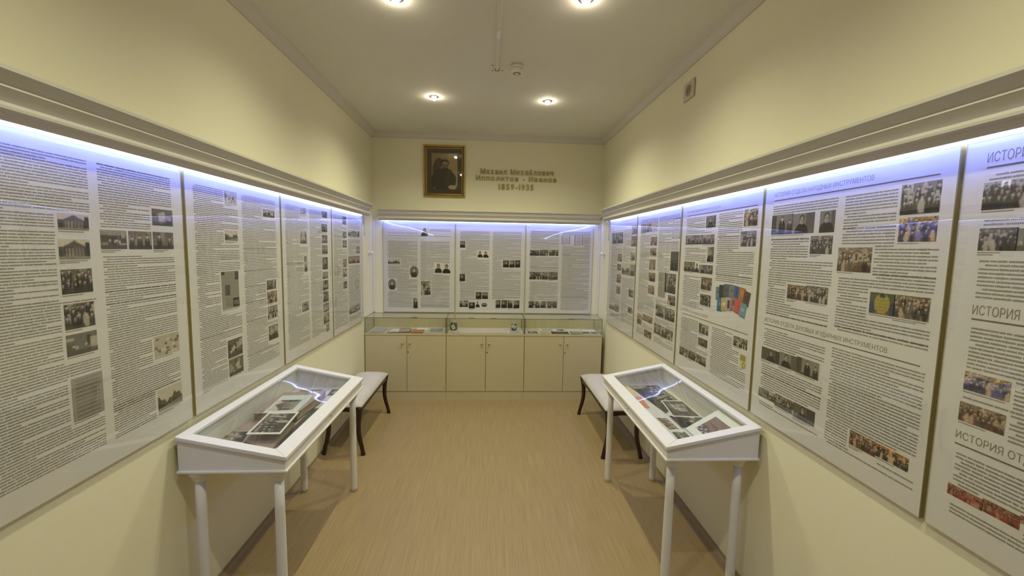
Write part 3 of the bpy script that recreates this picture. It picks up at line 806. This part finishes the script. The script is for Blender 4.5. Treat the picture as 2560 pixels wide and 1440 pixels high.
# left table: album with sheets on and around it
def slab(name, label, cat, corners, z, th, m1, m2, group):
    cx = sum(c[0] for c in corners)/4; cy = sum(c[1] for c in corners)/4
    ul, ur, lr, ll = [(x-cx, y-cy) for x, y in corners]
    e = [ll, lr, ur, ul]
    t = thing(name, label, cat, (cx, cy, z), 0, group)
    def ring(k): return [(p[0]*k, p[1]*k) for p in e]
    b = MB(); b.hexa([(x, y, 0) for x, y in ring(1)], [(x, y, .003) for x, y in ring(1)]); build('lower_cover', b, m1, t)
    b = MB(); b.hexa([(x, y, .003) for x, y in ring(.97)], [(x, y, th-.003) for x, y in ring(.97)]); build('page_block', b, m2, t)
    b = MB(); b.hexa([(x, y, th-.003) for x, y in ring(1)], [(x, y, th) for x, y in ring(1)]); build('upper_cover', b, m1, t)
    return t
PINK = mat('dusty_pink_cover', (.37, .27, .24), .6, var=.1, scale=12)
PAGES = mat('album_pages', (.34, .25, .19), .7, var=.15, scale=4, stretch=(1, 1, 60))
BRN = mat('brown_cover', (.13, .09, .075), .55, var=.1)
sheet('booklet', 'dark open booklet lying along the front of the left display table', 'booklet', [(-1.175, 2.30), (-1.185, 2.86), (-1.075, 2.86), (-1.075, 2.30)], ZC0, .006, (.14, .11, .11), 'N2', .03, 41)
sheet('photograph', 'small dark photograph behind the album in the left display table', 'photograph', [(-1.44, 3.24), (-1.27, 3.26), (-1.25, 3.07), (-1.42, 3.06)], ZC0, .0012, (.55, .53, .48), 'g', .05, 42, GL)
sheet('photograph', 'small dark photograph in the far front corner of the left display table', 'photograph', [(-1.205, 3.262), (-1.09, 3.275), (-1.085, 3.13), (-1.195, 3.118)], ZC0, .0012, (.3, .29, .28), 'i', .05, 43, GL)
slab('folder', 'dusty pink folder under the loose print in the left display table', 'folder', [(-1.485, 2.42), (-1.47, 2.66), (-1.18, 2.58), (-1.155, 2.235)], ZC0+.0075, .010, PINK, PINK, None)
slab('album', 'thick dusty pink album in the left display table', 'album', [(-1.455, 2.62), (-1.447, 3.01), (-1.165, 3.045), (-1.19, 2.63)], ZC0+.019, .046, PINK, PAGES, None)
sheet('photograph', 'black and white photograph at the near corner of the left display table', 'photograph', [(-1.492, 2.345), (-1.497, 2.475), (-1.385, 2.47), (-1.345, 2.32)], ZC0+.0180, .0012, (.62, .60, .54), 'g2', .03, 44, GL)
sheet('greeting_sheet', 'blue bordered sheet with a building print on the pink album', 'sheet', [(-1.398, 2.625), (-1.424, 2.94), (-1.215, 2.955), (-1.20, 2.64)], ZC0+.0655, .001, (.60, .66, .60), 'B', .1, 45, None, 0, (.12, .3, .08, .2))
sheet('photograph', 'large white bordered group photograph leaning on the album', 'photograph', [(-1.328, 2.318), (-1.362, 2.63), (-1.178, 2.636), (-1.142, 2.318)], ZC0+.0675, .0014, (.80, .77, .66), 'g', .07, 46, GL)
# right table
sheet('leaflet', 'yellow leaflet in the far corner of the right display table', 'leaflet', [(1.17, 3.08), (1.17, 3.37), (1.10, 3.37), (1.10, 3.08)][::-1], ZC0, .0012, (.70, .58, .30), None, .05, 50)
sheet('leaflet', 'orange leaflet in front of the yellow one in the right display table', 'leaflet', [(1.165, 2.86), (1.18, 3.085), (1.10, 3.085), (1.085, 2.86)][::-1], ZC0+.0015, .0012, (.62, .24, .10), None, .05, 51)
sheet('photograph', 'very large group photograph filling the far half of the right display table', 'photograph', [(1.425, 3.375), (1.45, 2.98), (1.235, 2.74), (1.165, 3.365)], ZC0, .0012, (.60, .59, .54), 'g', .02, 52, GR)
sheet('photograph', 'dark photograph under the coloured sheet in the right display table', 'photograph', [(1.465, 2.72), (1.43, 2.53), (1.235, 2.515), (1.235, 2.72)], ZC0+.0016, .0012, (.55, .54, .50), 'g2', .03, 53, GR)
sheet('photograph', 'photograph of white dressed figures in the middle of the right display table', 'photograph', [(1.466, 2.995), (1.455, 2.68), (1.262, 2.70), (1.303, 3.005)], ZC0+.0032, .0012, (.74, .72, .64), 'i', .05, 54, GR)
sheet('photograph', 'small brown tinted photograph near the front of the right display table', 'photograph', [(1.215, 2.69), (1.222, 2.49), (1.145, 2.485), (1.135, 2.70)], ZC0, .0012, (.76, .73, .66), 'gb', .07, 55, GR)
sheet('photograph', 'small dark photograph in the near front corner of the right display table', 'photograph', [(1.238, 2.475), (1.242, 2.30), (1.135, 2.30), (1.145, 2.475)], ZC0, .0012, (.74, .72, .66), 'i', .06, 56, GR)
sheet('certificate', 'white sheet with brown concert picture leaning in the right display table', 'sheet', [(1.464, 2.51), (1.464, 2.215), (1.252, 2.215), (1.256, 2.505)], ZC0+.006, .0014, (.78, .78, .72), 'BROWN', .1, 57, None, .118, (.17, .17, .20, .20))

# ================================================================== BENCHES
def bench(place, L, off, label):
    loc, rz = place
    t = thing('upholstered_bench', label, 'bench', loc, rz, 'upholstered benches between the tables and the end wall')
    p0, p1 = off+.0, off+.355
    zt, zr = .462, .400
    # seat pad: domed grid with a tapering edge
    n, m = 28, 14
    vs, fs = [], []
    def dome(u, v):
        d = min(1, (4*u*(1-u)*1.6))**.5*min(1, (4*v*(1-v)*1.1))**.55
        return zt+.012+.058*d
    for j in range(m+1):
        for i in range(n+1):
            u, v = i/n, j/m
            vs.append((u*L, -(p0+v*(p1-p0)), dome(u, v)))
    for j in range(m):
        for i in range(n):
            a = j*(n+1)+i; fs.append((a, a+1, a+n+2, a+n+1))
    o = len(vs)
    edge = [i for i in range(n+1)]+[j*(n+1)+n for j in range(1, m+1)]+[m*(n+1)+i for i in range(n-1, -1, -1)]+[j*(n+1) for j in range(m-1, 0, -1)]
    for k in edge:
        x, y, z = vs[k]; vs.append((x, y, zt))
    ne = len(edge)
    for k in range(ne): fs.append((edge[k], edge[(k+1) % ne], o+(k+1) % ne, o+k))
    fs.append(tuple(o+k for k in range(ne)))
    b = MB(); b.add(vs, fs, 0, True); build('seat', b, FABRIC, t)
    # rails with arched lower edge
    def arch(a0, a1, horizontal=True):
        N = 16; pts = []
        for k in range(N+1):
            s = k/N; x = a0+(a1-a0)*s
            pts.append((x, zr+.0+.022*math.sin(math.pi*s)**.6-.004))
        return pts+[(a1, zt), (a0, zt)]
    for p in (p0+.012, p1-.034):
        b = MB(); b.prism([(x, z) for x, z in arch(.03, L-.03)], 1, -(p+.022), -p); build('rail', b, DARKWOOD, t)
    for x in (.012, L-.034):
        b = MB(); b.prism([(-p, z) for p, z in arch(p0+.03, p1-.03)], 0, x, x+.022); build('rail', b, DARKWOOD, t)
    for ex, x in ((-1, .022), (1, L-.022)):
        for ep, p in ((-1, p0+.022), (1, p1-.022)):
            pts, rr = [], []
            for k in range(13):
                s = k/12; z = zt*(1-s)
                w = -.020*math.sin(math.pi*min(1, s*1.15))+.026*max(0, s-.45)**1.6/.55**1.6
                pts.append((x+ex*w*.3, -(p+ep*w), z)); rr.append(.027-.009*s+(.003 if s > .93 else 0))
            b = MB(); b.tube(pts, rr, 10); build('leg', b, DARKWOOD, t)
    return t
bench(LEFT(3.832), 1.04, .028, 'ivory upholstered bench with dark curved legs behind the left display table')
bench(RIGHT(4.815), 1.09, .062, 'ivory upholstered bench with dark curved legs behind the right display table')

# ================================================================== CABINET UNITS UNDER THE GLASS CASES
YC = 5.249
UX = [-1.527, -.522, .466, 1.467]
SEAM = [-1.011, -.023, .971]
UN = ['left hand', 'middle', 'right hand']
where = ['beside the left bench', 'in the middle of the end wall', 'beside the right bench']
for i in range(3):
    x0, x1, sx = UX[i]+.001, UX[i+1]-.001, SEAM[i]
    t = thing('cabinet_unit', 'cream two door cabinet unit %s' % where[i], 'cabinet', (x0, YC, 0), 0, 'cabinet units along the end wall')
    w = x1-x0; D0 = YB-.004-YC
    b = MB()
    b.box((0, .020, .121), (.016, D0, .845)); b.box((w-.016, .020, .121), (w, D0, .845))
    b.box((.016, .024, .121), (w-.016, D0, .137)); b.box((.016, .024, .829), (w-.016, D0, .845)); b.box((.016, D0-.012, .137), (w-.016, D0, .829))
    b.box((sx-x0-.009, .022, .137), (sx-x0+.009, .18, .829))
    build('carcass', b, CAB, t)
    b = MB(); b.box((0, .006, 0), (w, .022, .1205)); b.box((0, .022, 0), (.016, D0, .1205)); b.box((w-.016, .022, 0), (w, D0, .1205)); build('plinth', b, CAB, t)
    for k, (a, c) in enumerate(((.0025, sx-x0-.0025), (sx-x0+.0025, w-.0025))):
        b = MB(); b.box((a, 0, .125), (c, .018, .842)); d = build('door', b, CAB, t, bevel=.0012)
        kx = c-.048 if k == 0 else a+.038
        b = MB(); b.lathe([(.007, 0), (.006, -.008), (.010, -.013), (.0145, -.018), (.0145, -.023), (.010, -.027), (.003, -.028)], (kx, 0, .744), n=16, axis=1); build('knob', b, BRASS, d)
        if k == 1:
            b = MB(); b.lathe([(.0095, .0005), (.0095, -.002), (.0075, -.003), (.002, -.003)], (a+.014, 0, .630), n=14, axis=1); build('keyhole', b, mat('lock_metal', (.22, .18, .12), .4, .6), d)
# glass cases on top
GZ0, GZ1 = .868, 1.066
for i in range(3):
    x0, x1 = UX[i]-(.002 if i == 0 else -.001), UX[i+1]-.001
    w = x1-x0; D0 = YB-.004-YC
    t = thing('glass_case', 'low glass display case on the cabinets, %s' % ['holding an open book and an orange folder', 'holding two jars and a long yellowed document', 'holding rows of old photographs'][i], 'display case', (x0, YC-.004, .8455), 0, 'glass cases on the cabinets')
    b = MB(); b.box((0, 0, 0), (w, D0, GZ0-.8455)); build('base_board', b, CAB, t, bevel=.001)
    z0, z1 = GZ0-.8455, GZ1-.8455
    def pane(name, a, c, edge_axis):
        b = MB(); b.box(a, c, 1)
        ix = {'x': (3, 5), 'y': (2, 4), 'z': (0, 1)}[edge_axis]
        for f in ix: b.m[f] = 0
        return build(name, b, [PANE2, GEDGE], t)
    pane('front_pane', (.003, .006, z0), (w-.003, .011, z1-.006), 'y')
    pane('side_pane', (.003, .012, z0), (.008, D0-.02, z1-.006), 'x')
    pane('side_pane', (w-.008, .012, z0), (w-.003, D0-.02, z1-.006), 'x')
    pane('top_pane', (0, .003, z1-.006), (w, D0-.032, z1), 'z')
    b = MB(); b.box((.01, D0-.014, z0), (w-.01, D0-.002, z1-.01)); build('back_panel', b, CAB, t)
    for xx, s in ((.0082, 1), (w-.0082, -1)):
        for yy in (.10,):
            b = MB(); b.box((xx, yy, .102), (xx+s*.014, yy+.035, .108)); build('clip', b, CHROME, t)
    b = MB(); b.box((w*.56, -.001, z1+.0002), (w*.56+.075, .010, z1+.004)); build('finger_pull', b, GEDGE, t, bevel=.001)
Z1 = GZ0+.0004
def R4(x0, y0, x1, y1, sk=0): return [(x0+sk, y1), (x1+sk, y1), (x1, y0), (x0, y0)]
# left case
sheet('paper_stack', 'stack of greyish papers at the far left of the left glass case', 'papers', [(-1.475, 5.56), (-1.32, 5.60), (-1.315, 5.27), (-1.465, 5.27)], Z1, .010, (.46, .41, .35), 'TEXT', .05, 60)
def open_book():
    t = thing('open_book', 'open book with a curling white page in the left glass case', 'book', (-1.13, 5.374, Z1), rad(4))
    b = MB(); b.box((-.135, -.10, 0), (.145, .10, .004)); build('cover', b, BRN, t)
    def leaf(x0, x1, h0, h1, hm):
        n = 10; vs, fs = [], []
        for k in range(n+1):
            s = k/n; x = x0+(x1-x0)*s; z = h0+(h1-h0)*s+hm*math.sin(math.pi*s)
            vs += [(x, -.094, z), (x, .094, z), (x, -.094, .004), (x, .094, .004)]
        for k in range(n):
            a, c = 4*k, 4*k+4
            fs += [(a, c, c+1, a+1), (a+2, a+3, c+3, c+2), (a, a+2, c+2, c), (a+1, c+1, c+3, a+3)]
        fs += [(0, 1, 3, 2), (4*n, 4*n+2, 4*n+3, 4*n+1)]
        b = MB(); b.add(vs, fs, 0, True); return b
    build('page_block', leaf(.004, .136, .018, .024, .006), mat('paper_8c7c6c', (.40, .34, .28), .6), t)
    build('page', leaf(-.128, .004, .006, .018, .016), mat('paper_white', (.66, .62, .54), .6), t)
    return t
open_book()
sheet('white_folder', 'white framed sheet behind the orange folder in the left glass case', 'folder', [(-.935, 5.60), (-.785, 5.60), (-.80, 5.44), (-.93, 5.44)], Z1, .004, (.74, .74, .74), None, .05, 61)
sheet('orange_folder', 'orange red folder in the left glass case', 'folder', R4(-.965, 5.265, -.82, 5.45), Z1+.0045, .006, (.50, .16, .06), None, .05, 62)
sheet('grey_folder', 'pale grey booklet at the right end of the left glass case', 'booklet', [(-.765, 5.58), (-.575, 5.58), (-.555, 5.28), (-.765, 5.28)], Z1, .008, (.58, .56, .48), 'd', .08, 63)
# middle case
def jar(x, y, r, h, label, ta, tz):
    t = thing('glass_jar', label, 'jar', (x, y, Z1), 0, 'tagged jars in the middle case')
    b = MB(); b.lathe([(r*.9, 0), (r, .008), (r, h*.55), (r*.92, h*.68), (r*.72, h*.76)], n=20); build('body', b, mat('smoky_jar_glass', (.075, .068, .055), .12, var=.3, scale=30, coat=.5), t)
    b = MB(); b.lathe([(r*.76, h*.76), (r*.78, h*.80), (r*.74, h*.90), (r*.55, h*.97), (r*.15, h)], n=20); build('lid', b, mat('grey_green_glass', (.36, .37, .31), .15, coat=.5), t)
    ca, sa = math.cos(ta), math.sin(ta)
    def q(u, v): return (u*ca-v*sa-.004, -r-.004, tz+u*sa+v*ca)
    b = MB(); A = [q(-.02, -.028), q(.02, -.028), q(.02, .028), q(-.02, .028)]
    b.hexa([(x_, y_+.0012, z_) for x_, y_, z_ in A], A); tg = build('tag', b, mat('white_tag', (.80, .80, .82), .6), t)
    g = print_grid('tag_print', *[(x_, -r-.0046, z_) for x_, _, z_ in (q(-.013, -.02), q(.013, -.02), q(.013, .02), q(-.013, .02))], 'TEXT', tg, 7, .003)
    c = MB(); c.tube([(0, -r*.78, h*.74), (-.004, -r-.001, h*.66), q(0, .026)], .0008, 6); build('string', c, mat('white_tag', (.8, .8, .8)), tg)
jar(-.447, 5.50, .046, .128, 'smoky jar with an upright tilted tag in the middle glass case', rad(20), .046)
jar(.345, 5.50, .036, .115, 'smaller smoky jar with a turned tag in the middle glass case', rad(58), .058)
sheet('long_document', 'long yellowed document spread across the middle glass case', 'document', [(-.40, 5.62), (.25, 5.63), (.24, 5.30), (-.46, 5.26)], Z1, .0012, (.60, .52, .40), None, .1, 64)
sheet('brown_paper', 'small pinkish paper in front of the left jar', 'paper', [(-.47, 5.40), (-.36, 5.40), (-.36, 5.29), (-.47, 5.29)], Z1+.0016, .0012, (.50, .39, .33), None, .1, 65)
sheet('white_paper', 'white typed sheet in front of the right jar', 'paper', [(.258, 5.455), (.452, 5.455), (.447, 5.285), (.257, 5.285)], Z1+.0016, .0016, (.74, .74, .78), 'TEXT', .08, 66)
# right case
G3 = 'photographs in the right glass case'
sheet('photograph', 'white bordered dark photograph first from the left in the right glass case', 'photograph', R4(.505, 5.275, .67, 5.47, -.01), Z1, .0012, (.74, .72, .66), 'i', .1, 70, G3)
sheet('photograph', 'tan photograph between the two dark ones in the right glass case', 'photograph', R4(.685, 5.262, .80, 5.45), Z1, .0012, (.50, .40, .24), None, .1, 71, G3)
sheet('photograph', 'wide dark group photograph in the middle of the right glass case', 'photograph', R4(.803, 5.265, 1.064, 5.435), Z1+.0015, .0012, (.72, .70, .62), 'N2', .06, 72, G3)
sheet('grey_booklet', 'grey green booklet right of the wide dark photograph', 'booklet', R4(1.074, 5.272, 1.225, 5.415), Z1+.0015, .010, (.36, .33, .26), None, .1, 73)
sheet('album_page', 'white album page with two dark photographs at the right end of the case', 'album page', R4(1.208, 5.262, 1.445, 5.45), Z1+.0015, .0012, (.72, .76, .72), None, .1, 74)
for k, (a, c) in enumerate(((1.225, 1.33), (1.345, 1.436))):
    sheet('photograph', ['dark photograph on the left half of the album page', 'dark photograph on the right half of the album page'][k], 'photograph', R4(a, 5.30, c, 5.43), Z1+.0030, .0008, (.2, .2, .2), 'i', .02, 75+k, G3)
sheet('letter', 'white sheet standing out at the back left of the right glass case', 'paper', R4(.69, 5.475, .90, 5.625), Z1, .0012, (.74, .71, .66), 'TEXT', .12, 77)
sheet('photograph', 'pale framed photograph at the back middle of the right glass case', 'photograph', R4(.905, 5.455, 1.035, 5.62), Z1, .0012, (.72, .69, .60), 'gb', .15, 78, G3)
sheet('letter', 'greenish white sheet right of the pale framed photograph at the back', 'paper', R4(1.05, 5.44, 1.255, 5.615), Z1, .0012, (.68, .70, .60), None, .1, 79)
sheet('letter', 'white sheet in the far back right of the right glass case', 'paper', R4(1.268, 5.46, 1.44, 5.58), Z1, .0012, (.76, .74, .72), None, .1, 80)

# ================================================================== FRAMED PORTRAIT
t = thing('framed_portrait', 'gilt framed sepia portrait of a bearded person above the end wall panels', 'picture', (-.598, YB-.004, 2.940), 0)
FW, FH = .272, .334
def frame_bars(name, w0, h0, prof, m):
    # mitred bars: prof is a list of (inset from outer edge, depth from the wall)
    for k in range(4):
        vs = []
        for (i, d) in prof:
            a = [(-w0+i, -h0+i), (w0-i, -h0+i), (w0-i, h0-i), (-w0+i, h0-i)]
            p, q = a[k], a[(k+1) % 4]
            vs += [(p[0], -d, p[1]), (q[0], -d, q[1])]
        n = len(prof)
        fs = [(2*j, 2*j+1, 2*((j+1) % n)+1, 2*((j+1) % n)) for j in range(n)]
        fs += [tuple(2*j for j in range(n)), tuple(2*j+1 for j in range(n))[::-1]]
        b = MB(); b.add(vs, fs); build(name, b, m, t)
frame_bars('frame_bar', FW, FH, [(0, .002), (0, .018), (.006, .026), (.014, .027), (.019, .020), (.022, .016), (.022, .002)], GOLD)
frame_bars('frame_cove', FW-.0222, FH-.0222, [(0, .002), (0, .015), (.008, .012), (.016, .011), (.016, .002)], DGOLD)
frame_bars('inner_fillet', FW-.0386, FH-.0386, [(0, .002), (0, .015), (.004, .018), (.008, .014), (.008, .002)], GOLD)
b = MB(); b.box((-FW+.045, -.0065, -FH+.045), (FW-.045, -.002, FH-.045)); build('mount', b, MATB, t)
print_grid('photograph', (-.166, -.007, -.232), (.172, -.007, -.232), (.172, -.007, .230), (-.166, -.007, .230), 'PORTRAIT', t, 3, .0055)
b = MB(); b.box((-FW+.046, -.0095, -FH+.046), (FW-.046, -.0080, FH-.046)); build('glazing', b, glass('picture_glass', (.97, .97, .97), 1.5), t)

# ================================================================== WALL LETTERING
t = thing('wall_inscription', 'raised matt gold lettering in three lines right of the framed portrait', 'lettering', (0, YB, 0), 0)
def letter_row(body, xa, xb, zbase, cap):
    glyphs, x = [], 0.0
    H = None
    ref = text_mesh('r', 'И', 1.0); H = mesh_size(ref)[3]; bpy.data.meshes.remove(ref)
    for ch in body:
        if ch == ' ': x += .42; continue
        me = text_mesh('letter', ch, 1.0, extrude=.035, offset=.026 if ch not in '0123456789-' else .034)
        a, c, lo, hi = mesh_size(me)
        glyphs.append((me, x-a)); x += (c-a)+.175
    tot = x-.175; kx = (xb-xa)/tot; kz = cap/H
    for me, dx in glyphs:
        me.transform(Matrix.Translation((xa, 0, zbase)) @ Matrix.Rotation(math.pi/2, 4, 'X') @ Matrix.Diagonal((kx, kz, .08, 1)) @ Matrix.Translation((dx, 0, 0)))
        me.transform(Matrix.Translation((0, -.006, 0)))
        me.materials.append(LETTER)
        link(bpy.data.objects.new('letter', me), t)
letter_row('Михаил Михайлович', -.127, .842, 2.922, .070)
letter_row('Ипполитов - Иванов', -.184, .887, 2.838, .064)
letter_row('1859-1935', .119, .584, 2.726, .074)

# ================================================================== CEILING AND WALL FITTINGS
t = thing('cable_duct', 'thin white cable duct running along the middle of the ceiling', 'duct', (.047, 0, ZC), 0)
b = MB(); b.box((-.0125, -4.5, -.017), (.0125, 3.615, 0)); build('channel', b, PLAST, t, bevel=.002)
b = MB(); b.box((-.0145, 2.98, -.0185), (.0145, 3.075, -.0005)); build('joint_clip', b, mat('glossy_white_plastic', (.74, .73, .74), .15), t, bevel=.001)
b = MB(); b.box((-.017, 3.616, -.013), (.017, 3.635, -.001)); build('open_end', b, DARKP, t)
for x, y in ((-.040, 3.555), (-.038, 3.662), (.044, 3.655)):
    b = MB(); b.lathe([(.006, 0), (.006, -.001), (.004, -.0015)], (x, y, 0), n=10); build('screw_hole', b, DARKP, t)
t = thing('smoke_detector', 'white round smoke detector beside the end of the ceiling cable duct', 'detector', (.205, 3.535, ZC), 0)
b = MB(); b.lathe([(.047, 0), (.048, -.022), (.046, -.026)], n=32); build('base', b, PLAST, t)
b = MB(); b.lathe([(.043, -.026), (.0435, -.046), (.041, -.060), (.036, -.066)], n=32); build('housing', b, PLAST, t)
b = MB(); b.lathe([(.034, -.066), (.030, -.069), (.026, -.069)], n=28); build('vent_ring', b, mat('grey_green_plastic', (.30, .29, .22), .5), t)
b = MB(); b.lathe([(.017, -.069), (.014, -.0725), (.004, -.0735)], n=20); build('sensor_cap', b, PLAST, t)
b = MB(); b.lathe([(.003, -.067), (.003, -.0695), (.001, -.070)], (-.031, -.010, 0), n=8); build('indicator', b, CHROME, t)

t = thing('wall_socket', 'square power socket high on the right wall under the cornice', 'socket', (XR, 3.345, 3.108), -math.pi/2)
b = MB(); b.prism([(0, -.014), (.167, -.014), (.167, -.002), (0, -.002)], 2, 0, .134); build('plate', b, SOCKM, t, bevel=.004)
b = MB(); b.lathe([(.046, -.0142), (.046, -.018), (.041, -.0185), (.039, -.0150)], (.083, 0, .067), n=28, axis=1); build('rim', b, SOCKM, t)
b = MB(); b.lathe([(.039, -.0144), (.039, -.0152), (.037, -.0154)], (.083, 0, .067), n=28, axis=1); build('well', b, SOCKD, t)
for dx in (-.013, .013):
    b = MB(); b.lathe([(.005, -.0150), (.005, -.0158), (.004, -.016)], (.083+dx, 0, .067), n=10, axis=1); build('pin_hole', b, DARKP, t)

for nm, x, sx, y, z, lb in (('l', XL, 1, 5.482, 1.860, 'small white swivel sensor on the left wall near the corner'), ('r', XR, -1, 5.46, 1.90, 'small white swivel sensor on the right wall near the corner')):
    t = thing('swivel_sensor', lb, 'sensor', (x, y, z), 0, 'swivel sensors by the end wall')
    b = MB(); b.lathe([(.020, 0), (.020, sx*.006), (.010, sx*.010), (.007, sx*.026)], n=18, axis=0); build('bracket', b, PLAST, t)
    b = MB(); b.lathe([(.004, sx*.022), (.018, sx*.026), (.024, sx*.038), (.022, sx*.052), (.012, sx*.060), (.002, sx*.062)], n=18, axis=0); build('head', b, PLAST, t)
    b = MB(); b.tube([(sx*.012, 0, -.010), (sx*.016, 0, -.026), (sx*.010, 0, -.042)], .0035, 8); build('lead', b, PLAST, t)

for x0, x1, lb in ((XL+.001, XL+.027, 'white cable trunking down the left corner of the end wall'), (XR-.027, XR-.001, 'white cable trunking down the right corner of the end wall')):
    t = thing('corner_trunking', lb, 'trunking', ((x0+x1)/2, YB, 1.07), 0, 'corner trunking')
    w = (x1-x0)/2
    b = MB(); b.box((-w, -.018, 0), (w, -.001, 1.195)); build('channel', b, PLAST, t, bevel=.002)
    b = MB(); b.box((-w*.9, -.0205, .004), (w*.9, -.0182, 1.19)); build('lid', b, PLAST, t, bevel=.0008)
for sx, x, y, lb in ((1, XL, 5.262, 'white lead hanging from the end of the left pelmet'), (-1, XR, 5.248, 'white lead hanging from the end of the right pelmet')):
    b = MB(); b.tube([(sx*.05, -.03, .235), (sx*.03, 0, .225), (sx*.010, .02, .19), (sx*.006, .045, .10), (sx*.006, .055, 0)], .005, 8)
    o = build('power_lead', b, PLAST); o.location = (x, y, 2.07); tag(o, lb, 'cable', 'power leads of the pelmets')
